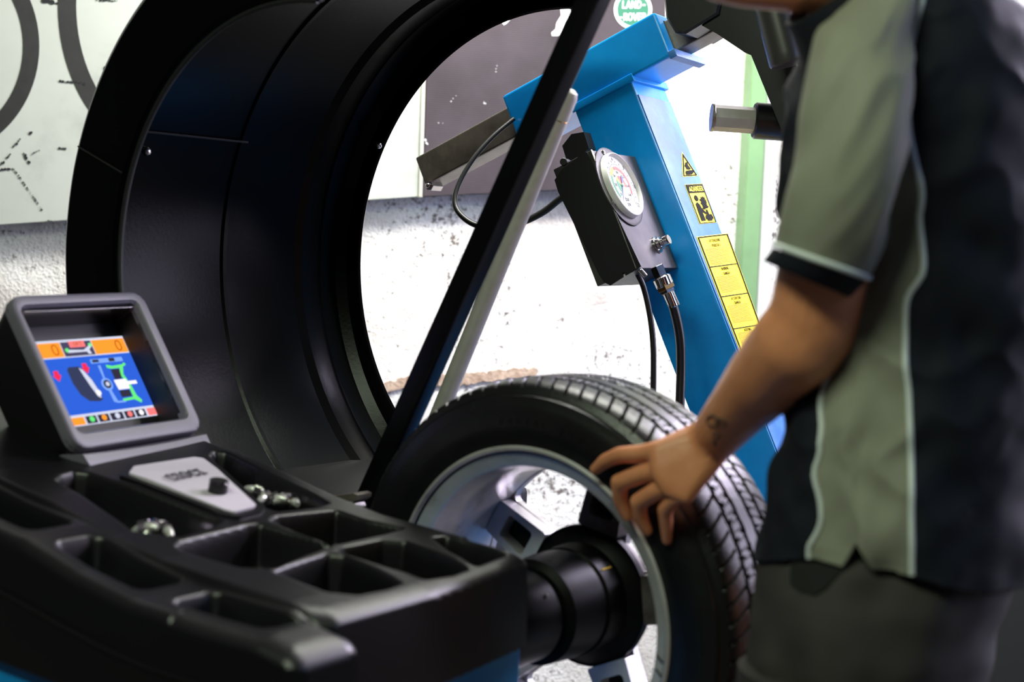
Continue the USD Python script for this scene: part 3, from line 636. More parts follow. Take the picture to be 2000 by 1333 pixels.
part(rm, 'hub', lathe([(.1515, .032), (.1515, .092), (.165, .092), (.165, .032)], WC, AX, FR, 64), 'alloy_dark')
mk = []
for d_, r_ in ((-3, .204), (-8, .206)):
    p0, p1 = polar(r_ - .006, d_), polar(r_ + .007, d_ - 1.2)
    mk.append(tube([MP(.006, *p0), MP(.0, *p1)], .0012, 6))
part(rm, 'pen_marks', cat_(*mk), 'ink', label='dark pen marks on the rim lip')

# ------------------------------------------------------------------ loose weights in the tray
def weight(p, label, ang, L=.036, kind=0):
    f, x = on_tray(p, lambda f_: zA(f_) - .018); z = zA(f) - .024
    q = MP(x, f, z); a = math.radians(ang)
    X = FR * math.cos(a) + AX * math.sin(a); Y = np.cross(Z, X)
    t = thing('wheel_weight', label, 'wheel weight', q, group='loose wheel weights in the tray')
    tl_ = .35 * math.sin(ang); X = unit(X + Z * tl_); N_ = unit(np.cross(X, Y))
    pts = [q + X * s_ * L / 2 + N_ * (.008 - .004 * s_ * s_) for s_ in np.linspace(-1, 1, 9)]
    body = tube(pts, [.0035, .005, .0056, .006, .006, .006, .0056, .005, .0035], 10)
    part(t, 'body', body, 'zinc')
    cl = [q + Y * y_ + N_ * z_ for y_, z_ in ((-.007, .006), (-.004, .0148), (.003, .0158), (.008, .012), (.0085, .004))]
    rows = [[c - X * .005, c + X * .005, c + X * .005 + N_ * .0012, c - X * .005 + N_ * .0012] for c in spline(cl, 4)]
    part(t, 'clip', grid(rows), 'chrome', smooth=False)
W_ = [((500, 962), 'silver clip-on wheel weight standing highest in the compartment right of the control plate', 30), ((518, 975), 'second silver wheel weight in the heap right of the control plate', 110), ((538, 978), 'silver wheel weight in the middle of the heap right of the control plate', 200),
      ((556, 980), 'silver wheel weight near the end of the heap right of the control plate', 75), ((575, 985), 'brass-toned wheel weight at the far right end of the heap', 150),
      ((285, 1034), 'leftmost silver wheel weight in the long left compartment', 20), ((305, 1032), 'silver wheel weight with bright clip in the long left compartment', 95), ((325, 1038), 'rightmost wheel weight lying flat in the long left compartment', 160)]
for p, lb, an in W_: weight(p, lb, an)

# ------------------------------------------------------------------ tyre changer
b29 = math.radians(29)
nL = np.array([-math.sin(b29), -math.cos(b29), 0]); uu = np.array([math.cos(b29), -math.sin(b29), 0])
P0 = at((1347, 448), 2.7)
LE = math.radians(26)
TA = uu * math.cos(LE) + Z * math.sin(LE); TD = uu * math.sin(LE) - Z * math.cos(LE)     # along the arm; down the column
def cl(a, d, n=0.): return P0 + TA * a + TD * d + nL * n
def clp(p, n=0.): q = onpl(p, P0 + nL * n, nL) - P0; return q @ TA, q @ TD
tc = thing('tyre_changer', 'blue tilting-column tyre changer with gauge box and warning stickers', 'tyre changer', (*(P0 + uu * .5)[:2], 0))
a_r = clp((1347, 448))[0]; a_l = clp((1245, 541))[0]; d_top = clp((1180, 185))[1]
CD = .165
D_end = (P0[2] - .32) / math.cos(LE)
col = part(tc, 'column', fbox(P0, TA, TD, nL, (a_l, d_top, -CD), (a_r, D_end, 0), .006), 'blue')
part(col, 'column_face', fbox(P0, TA, TD, nL, (a_r - .004, d_top + .03, -CD + .004), (a_r + .0012, D_end, -.004), .0008), 'blue_worn', label='scuffed pale blue side face with stickers')
part(col, 'top_plate', fbox(P0, TA, TD, nL, (a_l - .004, d_top - .012, -CD - .004), (a_r + .006, d_top + .004, .003), .002), 'blue')
at0, at1 = clp((979, 187)), clp((1280, 22)); ab0, ab1 = clp((1009, 268)), clp((1310, 113))
dT, dB = (at0[1] + at1[1]) / 2, (ab0[1] + ab1[1]) / 2; aL, aR = at0[0], (at1[0] + ab1[0]) / 2
AW = .14
arm_o = m3.Manifold.cube([aR - aL, dB - dT, AW]).translate([aL, dT, -AW]) if False else None
arm_solid = to_m(rbox(np.array([aL, dT, -AW]), np.array([aR, dB, 0.]), .006))
arm_hole = to_m(rbox(np.array([aL - .1, dT + .014, -AW + .03]), np.array([aR + .1, dB - .014, -.03]), .004))
arm = part(tc, 'arm', put(from_m(arm_solid - arm_hole), P0, TA, TD, nL), 'blue')
part(arm, 'end_lip', fbox(P0, TA, TD, nL, (aR - .004, dB - .010, -AW - .004), (aR + .012, dB + .006, .004), .002), 'blue_worn')
# sliding bar through the arm
bl0 = clp((812, 313), -.035); bl1 = clp((828, 372), -.035)
sb0, sb1 = dT + .0145, dB - .0145
sb_ = part(tc, 'sliding_bar', fbox(P0, TA, TD, nL, (bl0[0], sb0, -.105), (aR + .10, sb1, -.035), .004), 'steel_dull', label='bare steel bar sliding through the arm')
c_ = cl(bl0[0] + .012, sb1 + .006, -.05)
part(sb_, 'end_bolt', cat_(cyl(c_ - nL * .02, c_ + nL * .02, .011, 6), cyl(c_ - nL * .025, c_ + nL * .026, .005, 16)), 'chrome')
# black head with lever
HN = .03
hb_px = [(1288, -90), (1300, 35), (1318, 64), (1338, 66), (1402, 27), (1425, -90)]
hp = lambda px, n: [onpl(p, P0 + nL * n, nL) for p in px]
hdm = part(tc, 'lock_head', slab(hp(hb_px, HN), nL, .15, .004), 'plastic', label='black clamp block on the arm end')
part(hdm, 'elbow', slab(hp([(1362, 45), (1400, 66), (1455, 103), (1467, 108), (1480, 140), (1545, 300), (1600, 300), (1590, 200), (1562, 150), (1505, -40), (1400, -40)], HN - .01), nL, .075, 0, .012 * .5), 'plastic')
g0, g1 = at((1492, -60), 2.50), at((1541, 128), 2.50)
part(hdm, 'handle_grip', tube(np.array([g0 + (g1 - g0) * t for t in np.r_[np.linspace(0, .96, 12), .985, 1.0]]), [.0335] * 12 + [.031, .024], 28), 'grip', label='glossy dark cast handle')
k0, k1, k2 = at((1391, 230), 2.66), at((1476, 236), 2.66), at((1560, 242), 2.66)
part(hdm, 'mount_pin', cyl(k0, k1, .0245, 8, .001), 'strut', label='grey faceted pin')
part(hdm, 'pin_rim', cyl(k0 - (k1 - k0) * .03, k0 + (k1 - k0) * .04, .0262, 32), 'steel')
part(hdm, 'pin_collar', cyl(k1 - (k1 - k0) * .05, k2, .034, 40, .003), 'plastic')
# gauge box on the column's front
GN = .20
gb_px = [(1145, 297), (1251, 521)]
e0, e1 = [clp(p, GN) for p in gb_px]
gA = (e0[0] + e1[0]) / 2; gD0, gD1 = e0[1], e1[1]
gb = part(tc, 'gauge_box', cat_(fbox(P0, TA, TD, nL, (gA - .085, gD0, .004), (gA, gD1, GN - .003), .002)), 'box_steel', label='grey steel box with pressure gauge and button')
bpx = [(1083, 352), (1096, 333), (1140, 298), (1146, 297), (1252, 520), (1243, 527), (1222, 539), (1220, 533), (1216, 533), (1217, 542), (1192, 558), (1180, 552), (1170, 537), (1090, 375)]
part(gb, 'cover_plate', slab([onpl(p, P0 + nL * GN, nL) for p in bpx], nL, .003), 'plastic_dark', label='matt black folded cover plate')
part(gb, 'edge_flange', fbox(P0, TA, TD, nL, (gA - .001, gD0, GN - .006), (gA + .0012, gD1, GN + .001), .0005), 'steel')
def gp(d, n, o_=0.): return P0 + TA * (gA + o_) + TD * d + nL * n
def gpx(p, o_=0.): q = onpl(p, P0 + TA * (gA + o_), TA) - P0; return q @ TD, q @ nL
gd, gn = gpx((1221, 359), .015)
GX, GY = -nL, -TD      # seen from the right: right is away from the camera-left side, up the column
def gauge_pt(a_, b_, c_): return gp(gd, gn) + GX * a_ + GY * b_ + TA * c_
R = .062
ga = part(gb, 'pressure_gauge', lathe([(0, 0), (0, R * 1.24), (.003, R * 1.26), (.004, R * 1.18), (.004, R), (.004, 0)], gp(gd, gn), TA, GX, 64, closed=False), 'box_steel', label='round pressure gauge with coloured bands')
def gex(pl, c0, c1): g = extrude(pl, c1 - c0); v = np.array(g.vertices); g2 = trimesh.Trimesh(gp(gd, gn) + v[:, :1] * GX + v[:, 1:2] * GY + (v[:, 2:] + c0) * TA, g.faces, process=False); (g2.invert() if g2.volume < 0 else None); return g2
gh = part(gb, 'gauge_rim', lathe([(.004, R * .96), (.004, R * 1.03), (.011, R * 1.03), (.015, R * 1.01), (.0155, R * .985), (.013, R * .96)], gp(gd, gn), TA, GX, 72), 'white', label='clear white plastic gauge rim')
part(gb, 'gauge_dial', gex(Point(0, 0).buffer(R * .965, quad_segs=20), .004, .008), 'dial')
def arc(r0, r1, d0, d1): a_ = np.radians(np.linspace(d0, d1, 24)); return Polygon([(r1 * math.cos(t), r1 * math.sin(t)) for t in a_] + [(r0 * math.cos(t), r0 * math.sin(t)) for t in a_[::-1]])
for (r0, r1, d0, d1, m) in ((.50, .60, 150, 225, 'grn'), (.50, .62, 112, 150, 'ylw'), (.50, .60, -30, 112, 'red'), (.0, .30, 150, 225, 'grn'), (.0, .30, 118, 150, 'ylw'), (.0, .30, -10, 118, 'red')):
    part(gb, 'dial_band', gex(arc(R * r0 + .0002, R * r1, d0, d1), .0080, .0084), m, smooth=False)
tk_ = [gex(arc(R * .74, R * .80, d_ - 1, d_ + 1), .008, .0083) for d_ in range(-45, 226, 18)] + [gex(arc(R * .66, R * .70, d_ - .6, d_ + .6), .008, .0083) for d_ in range(-45, 226, 6)]
for i, t_ in enumerate((0, 2, 4, 6, 8, 10, 12)):
    d_ = math.radians(225 - i * 45)
    tk_.append(text(str(t_), R * .11, gauge_pt(R * .86 * math.cos(d_), R * .86 * math.sin(d_), .0081), GX, GY, np.cross(GX, GY), depth=.0003))
    tk_.append(text(str(t_ * 14), R * .085, gauge_pt(R * .42 * math.cos(d_), R * .42 * math.sin(d_), .0081), GX, GY, np.cross(GX, GY), depth=.0003))
tk_.append(text('bar', R * .13, gauge_pt(0, -R * .45, .0081), GX, GY, np.cross(GX, GY), depth=.0003)); tk_.append(text('psi', R * .11, gauge_pt(0, -R * .62, .0081), GX, GY, np.cross(GX, GY), depth=.0003))
part(gb, 'dial_print', cat_(*tk_), 'ink_grey', smooth=False)
na = math.radians(236); nd = np.array([math.cos(na), math.sin(na)]); npd = np.array([-nd[1], nd[0]]) * R
part(gb, 'needle', gex(Polygon([nd * R * .66, npd * .025, -nd * R * .34 + npd * .06, -nd * R * .34 - npd * .06, -npd * .025]), .0088, .0094), 'dialblue', smooth=False)
part(gb, 'needle_cap', gex(Point(0, 0).buffer(R * .05), .0088, .0118), 'dial')
part(gb, 'gauge_glass', gex(Point(0, 0).buffer(R * .965, quad_segs=20), .0125, .0132), 'dial_glass')
for d_ in (105, 210, -32):
    a_, b_ = R * 1.12 * math.cos(math.radians(d_)), R * 1.12 * math.sin(math.radians(d_))
    part(gb, 'gauge_screw', cat_(cyl(gauge_pt(a_, b_, .003), gauge_pt(a_, b_, .007), .0048, 20)), 'chrome')
bd, bnn = gpx((1282, 479), .0)
bu = part(gb, 'push_button', lathe([(0, .0), (0, .0165), (.004, .0165), (.005, .0125), (.010, .0125), (.011, .008), (.016, .008), (.018, .0105), (.026, .0105), (.028, .009), (.028, 0)], gp(bd, bnn), TA, GX, 32, closed=False), 'chrome', smooth=30)
# hose fittings
h0 = at((1282, 520), 2.56); h1 = at((1291, 541), 2.56); h2 = at((1300, 560), 2.56); h3 = at((1309, 580), 2.56)
dh = unit(h3 - h0)
part(gb, 'hose_coupling', cat_(cyl(h0, h1, .013, 6), cyl(h1, h2, .0165, 24, .002), cyl(h2, h2 + dh * .012, .0145, 6), cyl(h2 + dh * .012, h3 + dh * .02, .0105, 20)), 'chrome')
part(gb, 'brass_nut', cyl(h2 - dh * .005, h2 + dh * .006, .0172, 6), 'brass')
part(gb, 'pull_cord', cyl(at((1250, 527), 2.53), at((1262, 540), 2.53), .004, 12), 'steel')
def curve(px, r, dep, n=8, sides=12):
    dep = np.broadcast_to(dep, len(px)); return tube(spline([at(p, d) for p, d in zip(px, dep)], n), r, sides)
part(tc, 'air_hose', curve([(1307, 578), (1318, 610), (1328, 660), (1330, 720), (1328, 800), (1328, 900)], .0085, [2.56, 2.56, 2.57, 2.58, 2.58, 2.58]), 'hose', label='thick black air hose hanging from the gauge box')
part(tc, 'air_hose', curve([(1245, 535), (1258, 565), (1270, 620), (1276, 680), (1276, 760), (1274, 900)], .0055, 2.62), 'hose', label='thin black air hose along the column')
part(tc, 'air_hose', curve([(1004, 232), (962, 268), (925, 310), (898, 355), (888, 390), (896, 416), (925, 438), (965, 444), (1015, 436), (1060, 415), (1095, 388), (1125, 370)], np.linspace(.0042, .0075, 89), np.linspace(2.86, 2.72, 12)), 'hose', label='black cable looping below the steel bar')
hbk = part(tc, 'hose_bracket', cat_(slab([onpl(p, P0 + nL * .06, nL) for p in ((1098, 285), (1116, 262), (1140, 258), (1150, 290), (1122, 318), (1108, 318))], nL, .03)), 'plastic_dark')
part(hbk, 'bolt', cyl(at((1100, 316), 2.6), at((1108, 318), 2.62), .007), 'plastic_dark')
# stickers on the scuffed side face: pixels -> points on that face
FN = TA; fo_ = P0 + TA * (a_r + .0014)
def fpx(p): return onpl(p, fo_, FN)
SX = -nL
def sticker_poly(px): return slab([fpx(p) + FN * .0004 for p in px], FN, .0004)
def face_flat(px, off=.0010): return slab([fpx(p) + FN * off for p in px], FN, .0005)
s1_ = part(tc, 'warning_triangle', sticker_poly([(1331, 296), (1363, 344), (1333, 346)]), 'yellow', smooth=False, label='yellow triangular warning sticker')
def outline_px(px, t):
    pl = Polygon(px); rg = pl.buffer(-t * .6).difference(pl.buffer(-t * 1.4)); return rg
def fshape(pl, off=.0010):
    out = []
    for g in getattr(pl, 'geoms', [pl]):
        ex = np.array([fpx(p) for p in list(g.exterior.coords)[:-1]]); o = ex[0]; q = lambda P: np.stack([(P - o) @ SX, (P - o) @ -TD], -1)
        pg = Polygon(q(ex), [q(np.array([fpx(p) for p in list(h.coords)[:-1]])) for h in g.interiors]).buffer(0)
        for k in getattr(pg, 'geoms', [pg]):
            if k.area > 1e-9: out.append(put(extrude(k, .0004), o + FN * off, SX, -TD, np.cross(SX, -TD)))
    return trimesh.util.concatenate(out)
part(s1_, 'print', fshape(unary_union([outline_px([(1331, 296), (1363, 344), (1333, 346)], 2.0), Polygon([(1338, 336), (1340, 334), (1352, 333), (1354, 337), (1351, 341), (1340, 342)]), Polygon([(1338, 318), (1341, 317), (1343, 324), (1348, 330), (1346, 332), (1340, 331), (1339, 327), (1336, 325)])])), 'ink', smooth=False)
dq = [(1337, 361), (1371, 359), (1399, 435), (1366, 438)]
s2_ = part(tc, 'danger_sticker', sticker_poly(dq), 'yellow', smooth=False, label='yellow danger sticker with a working figure')
def dqp(u_, v_): a_ = np.array(dq, float); return tuple((a_[0] * (1 - u_) + a_[1] * u_) * (1 - v_) + (a_[3] * (1 - u_) + a_[2] * u_) * v_)
pm = [Polygon([dqp(*p) for p in ((.05, .03), (.95, .03), (.95, .22), (.05, .22))])]
fig = [[(.34 + .10 * math.cos(t), .36 + .075 * math.sin(t)) for t in np.linspace(0, 6.28, 14)],
       [(.20, .50), (.30, .46), (.40, .52), (.44, .62), (.62, .74), (.58, .78), (.40, .70), (.42, .93), (.18, .93), (.18, .7)],
       [(.48, .84), (.56, .78), (.62, .80), (.64, .66), (.72, .66), (.74, .78), (.86, .78), (.90, .84), (.90, .90), (.82, .90), (.80, .94), (.56, .94), (.54, .90), (.48, .90)]]
pm += [Polygon([dqp(*p) for p in f_]).buffer(0) for f_ in fig]
r5 = np.random.default_rng(5)
pm += [Polygon([dqp(.48 + .36 * r5.random() + a_, .32 + .32 * r5.random() + b_) for a_, b_ in ((0, 0), (.04, .01), (.02, .03))]).buffer(.3) for _ in range(22)]
pm += [outline_px(dq, 1.2)]
part(s2_, 'print', fshape(unary_union(pm)), 'ink', smooth=False)
tcn = lambda u_, v_, Q: fpx(tuple((np.array(Q[0]) * (1 - u_) + np.array(Q[1]) * u_) * (1 - v_) + (np.array(Q[3]) * (1 - u_) + np.array(Q[2]) * u_) * v_))
def ftext(t, Q, u_, v_, hpx, wfrac, m, par, off=.0016, nm='lettering', bold=False):
    o = tcn(u_, v_, Q) + FN * off; x = unit(tcn(1, v_, Q) - tcn(0, v_, Q)); y = unit(tcn(u_, 0, Q) - tcn(u_, 1, Q)); y = unit(y - x * (x @ y)); W = np.linalg.norm(tcn(1, v_, Q) - tcn(0, v_, Q)); H = np.linalg.norm(tcn(u_, 0, Q) - tcn(u_, 1, Q))
    part(par, nm, text(t, H * hpx, o, x, y, np.cross(x, y), depth=.0004, w=W * wfrac, bold=bold), m, smooth=False)
ftext('DANGER', dq, .58, .125, .125, .66, 'yellow', s2_, bold=True)
part(s2_, 'print', fshape(Polygon([dqp(*p) for p in ((.09, .18), (.165, .06), (.24, .18))]), .0016), 'yellow', smooth=False)
tq = [(1360, 463), (1421, 456), (1505, 690), (1450, 700)]
s3_ = part(tc, 'notice_sticker', sticker_poly(tq), 'yellow', smooth=False, label='tall yellow notice sticker with small print')
def tqp(u_, v_): a_ = np.array(tq, float); return tuple((a_[0] * (1 - u_) + a_[1] * u_) * (1 - v_) + (a_[3] * (1 - u_) + a_[2] * u_) * v_)
def bar_(v_, u0, u1, t): return Polygon([tqp(u0, v_), tqp(u1, v_), tqp(u1, v_ + t), tqp(u0, v_ + t)])
part(s3_, 'frame_print', fshape(unary_union([outline_px(tq, 2.2)] + [bar_(v_, .05, .95, .006) for v_ in (.25, .495, .76)])), 'ink', smooth=False)
ln = []
for v0, n_ in ((.105, 13), (.335, 13), (.575, 15), (.80, 14)):
    for i in range(n_):
        if v0 + i * .0105 < v0 + .145: ln.append(bar_(v0 + i * .0105, .14, .86 - (.35 if i == n_ - 1 else r5.random() * .08), .0042))
part(s3_, 'small_print', fshape(unary_union(ln)), 'yellow_pale', smooth=False)
for t_, v_ in (('ATTENZIONE', .045), ('PERICOLO', .085), ('WARNING', .278), ('DANGER', .318), ('ATTENTION', .525), ('DANGER', .56), ('ACHTUNG', .785)):
    ftext(t_, tq, .5, v_, .022, .034 * len(t_), 'ink', s3_)
# base of the tyre changer
bc = P0 + TD * D_end
part(tc, 'base_cabinet', fbox(np.array([0, 0, 0.]), uu, nL, Z, ((bc @ uu) - .45, (bc @ nL) - .40, 0), ((bc @ uu) + .10, (bc @ nL) + .06, .37), .01), 'blue')

# ------------------------------------------------------------------ mechanic
per = thing('person', 'person in grey and navy short-sleeved work shirt leaning over the wheel, hand on the tyre', 'person', (.62, 1.72, 0))
PF = -FR; PL = -AX          # facing, and the person's left (towards the camera)
def mdep(p, x): return float((onpl(p, MP(x, 0, 0), AX) - O) @ CF)
# arm and hand
SH, EL, WR = at((1682, 165), 1.40), at((1588, 632), 1.43), at((1393, 858), 1.655)
fing = dict(
    index=([(1290, 880), (1258, 886), (1210, 889), (1182, 901), (1163, 917)], [.0125, .0108, .0098, .0088, .0068]),
    middle=([(1290, 918), (1256, 925), (1210, 943), (1211, 975), (1224, 1008)], [.0125, .011, .0105, .0092, .0072]),
    ring=([(1308, 950), (1284, 958), (1247, 981), (1250, 1010), (1263, 1036)], [.012, .0108, .010, .009, .007]),
    pinky=([(1335, 965), (1316, 975), (1299, 996), (1301, 1025), (1303, 1055)], [.0105, .0094, .0088, .008, .0062]))
chains = []
for nm, (px, rs) in fing.items():
    js = []
    for i, (p, r) in enumerate(zip(px, rs)):
        surf = mdep(p, -.0095) - r * 1.5
        lift = [.030, .032, .022, .010, .0][i] if nm != 'index' else [.030, .030, .016, .006, 0][i]
        js.append((at(p, min(surf - lift, 1.75)), r))
    chains.append(hullchain(js))
palm_pts = [(WR, .027), (at((1290, 882), 1.655), .0135), (at((1292, 920), 1.65), .0138), (at((1310, 952), 1.645), .0132), (at((1337, 966), 1.64), .012), (at((1375, 905), 1.645), .018), (at((1330, 868), 1.665), .015)]
palm = to_m(trimesh.convex.convex_hull(np.vstack([ball(c, r, 2).vertices for c, r in palm_pts])))
thumb = hullchain([(at((1356, 872), 1.665), .016), (at((1325, 886), 1.675), .0135), (at((1298, 900), 1.68), .011), (at((1280, 910), 1.682), .0085)])
fore = hullchain([(SH, .034), (at((1632, 400), 1.385), .044), (EL, .0455), (at((1560, 668), 1.44), .0468), (at((1500, 735), 1.50), .0416), (at((1440, 802), 1.58), .0336), (WR, .0285)])
# torso core, neck, head, legs
TCX = at((1775, 420), 1.52)
def bodypt(f, l, z): b = np.array([TCX[0], TCX[1], 0]); return b + PF * f + PL * l + Z * z
torso = hullchain([(bodypt(.0, 0, 1.36), .09), (bodypt(-.01, 0, 1.20), .10), (bodypt(0, 0, 1.02), .10), (bodypt(.0, 0, .90), .10)])
shl = hullchain([(SH, .034), (bodypt(.0, .03, 1.40), .05), (bodypt(.0, -.12, 1.40), .045)])
HS = 1.46
neck = hullchain([(bodypt(.0, .0, 1.40), .06), (at((1685, -20), HS + .02), .048), (at((1610, -62), HS), .048), (at((1560, -100), HS), .052)])
head = to_m(trimesh.convex.convex_hull(np.vstack([ball(at((1545, -225), HS + .01), .082, 3).vertices, ball(at((1450, -200), HS), .062, 3).vertices, ball(at((1405, -45), HS), .025, 2).vertices, ball(at((1445, -30), HS), .0225, 2).vertices, ball(at((1560, -42), HS), .035, 2).vertices])))
hdF = unit(at((1380, -130), HS) - at((1530, -150), HS + .01)); hdU = unit(at((1470, -330), HS + .01) - at((1470, -60), HS))
hdU = unit(hdU - hdF * (hdU @ hdF)); hdL = np.cross(hdU, hdF)
fc = at((1352, -135), HS)
nose = hullchain([(fc + hdU * .03, .009), (fc + hdF * .019 - hdU * .004, .010), (fc - hdU * .01, .011)])
earc = at((1545, -150), HS - .055)
ear = to_m(trimesh.convex.convex_hull(np.vstack([ball(earc + hdU * .016, .011, 2).vertices, ball(earc - hdU * .018, .008, 2).vertices, ball(earc - hdF * .011, .010, 2).vertices])))
lips = hullchain([(fc - hdU * .038 + hdL * .017, .007), (fc - hdU * .038 + hdF * .007, .008), (fc - hdU * .038 - hdL * .017, .007)])
legs = []
for s in (1, -1):
    legs.append(hullchain([(bodypt(.0, .075 * s, .86), .085), (bodypt(.03, .085 * s, .46), .055), (bodypt(-.02, .095 * s, .10), .04), (bodypt(.0, .095 * s, .05), .036)]))
rarm = hullchain([(bodypt(.0, -.12, 1.40), .045), (bodypt(-.02, -.20, 1.14), .04), (bodypt(.06, -.20, .92), .03), (bodypt(.08, -.195, .87), .024)])
rhand = [hullchain([(bodypt(.08, -.195, .87), .024), (bodypt(.10, -.19, .82), .024)])] + [hullchain([(bodypt(.075 + .018 * k, -.19, .82), .011), (bodypt(.085 + .018 * k, -.185, .77), .0088), (bodypt(.082 + .017 * k, -.17, .735), .0072)]) for k in range(4)] + [hullchain([(bodypt(.11, -.185, .85), .012), (bodypt(.15, -.165, .82), .0098), (bodypt(.16, -.15, .795), .0078)])]
coarse = m3.Manifold.batch_boolean([torso, shl, neck, head, nose, ear, lips, rarm] + legs, m3.OpType.Add)
hand = m3.Manifold.batch_boolean(chains + [palm, thumb, fore], m3.OpType.Add)
body = m3.Manifold.batch_boolean([coarse, hand] + rhand, m3.OpType.Add)
body = body.refine_to_length(.0075)
bm = from_m(body); bm.merge_vertices()
v0 = np.array(bm.vertices)
trimesh.smoothing.filter_taubin(bm, lamb=.5, nu=.52, iterations=14)
v1 = np.array(bm.vertices); off = np.linalg.norm(v1 - v0, axis=1) > .007
v1[off] = v0[off]; bm.vertices = v1
bd_ = part(per, 'body', bm, 'skin', smooth=True)
def on_body(p):
    loc, _, _ = RM.intersects_location([O], [unit(ray(p))]);
    return loc[np.argmin(np.linalg.norm(loc - O, axis=1))] if len(loc) else None
arm_faces = bm.submesh([np.where(np.linalg.norm(bm.triangles_center - WR, axis=1) < .16)[0]], append=True)
RM = trimesh.ray.ray_triangle.RayMeshIntersector(arm_faces)
def decal(px, r, par, m, nm, label=None, off=.0):
    pts = [on_body(p) for p in px]; pts = [q - unit(q - O) * off for q in pts if q is not None]
    if len(pts) > 2: part(par, nm, tube(pts, r, 6), m, label=label)
decal([(1393 + 12 * math.cos(t), 822 + 10 * math.sin(t)) for t in np.linspace(0, 5.6, 16)] + [(1398, 826)], .0018, bd_, 'tattoo', 'tattoo', 'small dark ring tattoo on the wrist')
decal([(1408 + 9 * math.cos(t), 826 + 8 * math.sin(t)) for t in np.linspace(2, 7.6, 14)], .0018, bd_, 'tattoo', 'tattoo')
decal([(1392, 848), (1400, 845), (1407, 850), (1402, 858), (1394, 862), (1398, 870)], .0017, bd_, 'tattoo', 'tattoo')
# finger nails
for nm, (px, rs) in fing.items():
    pass
eyes = [ball(fc + hdU * .028 - hdF * .020 + hdL * .036 * s, .0125, 2) for s in (1, -1)]
part(per, 'eye', eyes[0], 'eye'); part(per, 'eye', eyes[1], 'eye')
hr = trimesh.convex.convex_hull(np.vstack([ball(at((1552, -235), HS + .01), .088, 3).vertices, ball(at((1465, -285), HS + .005), .066, 3).vertices, ball(at((1605, -140), HS + .01), .052, 2).vertices]))
part(per, 'hair', hr, 'hair', smooth=True)
for s in (1, -1):
    sh = trimesh.convex.convex_hull(np.vstack([ball(bodypt(-.06, .095 * s, .045), .045, 2).vertices, ball(bodypt(.10, .10 * s, .035), .04, 2).vertices, ball(bodypt(.18, .105 * s, .028), .028, 2).vertices]))
    sh.vertices[:, 2] = np.maximum(sh.vertices[:, 2], .001)
    part(per, 'shoe', sh, 'shoe', smooth=60)

# ---- shirt: stacked rings seen at the side
def hz(x): return 433 + (x - 1000) * math.tan(ROLL)
def z_of(y, d=1.385, x=1750): return float(at((x, y), d)[2])
S_rows = [(-118, 1668, 1880, .05, .14), (-85, 1625, 1945, .09, .15), (-40, 1594, 1985, .14, .155), (30, 1584, 2018, .165, .16), (100, 1576, 2035, .172, .16), (180, 1558, 2045, .175, .16), (300, 1534, 2050, .175, .16), (420, 1530, 2048, .175, .16), (560, 1537, 2040, .172, .16), (700, 1545, 2030, .17, .16), (820, 1545, 2022, .172, .16), (920, 1530, 2015, .178, .16), (1010, 1510, 2008, .183, .16), (1090, 1488, 2000, .186, .16), (1180, 1482, 1996, .186, .16)]
SR = np.array(S_rows)
CD_ = 1.52
def ringpar(y):
    xl, xr, b = (np.interp(y, SR[:, 0], SR[:, k]) for k in (1, 2, 3))
    b = b * .83; xc = (xl + xr) / 2; c = at((xc, y), CD_); c[2] = z_of(y)
    v = unit(np.array([c[0] - O[0], c[1] - O[1], 0])); perp = np.array([v[1], -v[0], 0])
    c1, c2 = abs(PF @ perp), abs(PL @ perp); H = (xr - xl) / 2 / FPX * CD_
    a = math.sqrt(max(H * H - (b * c2) ** 2, .02 ** 2)) / c1
    return c, a, b
def ring_point(y, ph, swell=0.):
    c, a, b = ringpar(y); e = 2 / 2.25
    ca, sa = np.cos(ph), np.sin(ph)
    return c + PF * ((a + swell) * np.sign(ca) * np.abs(ca) ** e)[..., None] + PL * ((b + swell) * np.sign(sa) * np.abs(sa) ** e)[..., None]
FP = np.array([(-40, 1690), (0, 1661), (16, 1652), (36, 1622), (55, 1598), (150, 1580), (300, 1578), (450, 1600), (560, 1643), (625, 1648), (675, 1640), (719, 1614), (781, 1605), (825, 1604), (862, 1609), (900, 1608), (942, 1592), (991, 1597), (1030, 1599), (1062, 1586), (1095, 1566), (1200, 1560)])
BP = np.array([(-118, 1812), (0, 1801), (50, 1787), (110, 1775), (180, 1771), (260, 1776), (320, 1788), (365, 1801), (400, 1801), (418, 1795), (464, 1800), (510, 1805), (540, 1802), (560, 1782), (584, 1770), (632, 1768), (700, 1768), (760, 1775), (900, 1780), (1000, 1779), (1128, 1782), (1200, 1783)])
HEM = np.array([(1400, 1092), (1487, 1097), (1565, 1094), (1620, 1104), (1640, 1108), (1674, 1058), (1700, 1112), (1783, 1128), (1860, 1148), (1930, 1164), (1990, 1150), (2100, 1130)])
phs = np.linspace(-.35, math.pi + .35, 900)
def phi_at(y, X):
    P = ring_point(y, phs); q = pix(P)
    x = q[:, 0]; k0, k1 = np.argmin(x), np.argmax(x)
    seg = slice(min(k0, k1), max(k0, k1) + 1); xs, ps = x[seg], phs[seg]
    if xs[0] > xs[-1]: xs, ps = xs[::-1], ps[::-1]
    return float(np.interp(X, np.maximum.accumulate(xs), ps))
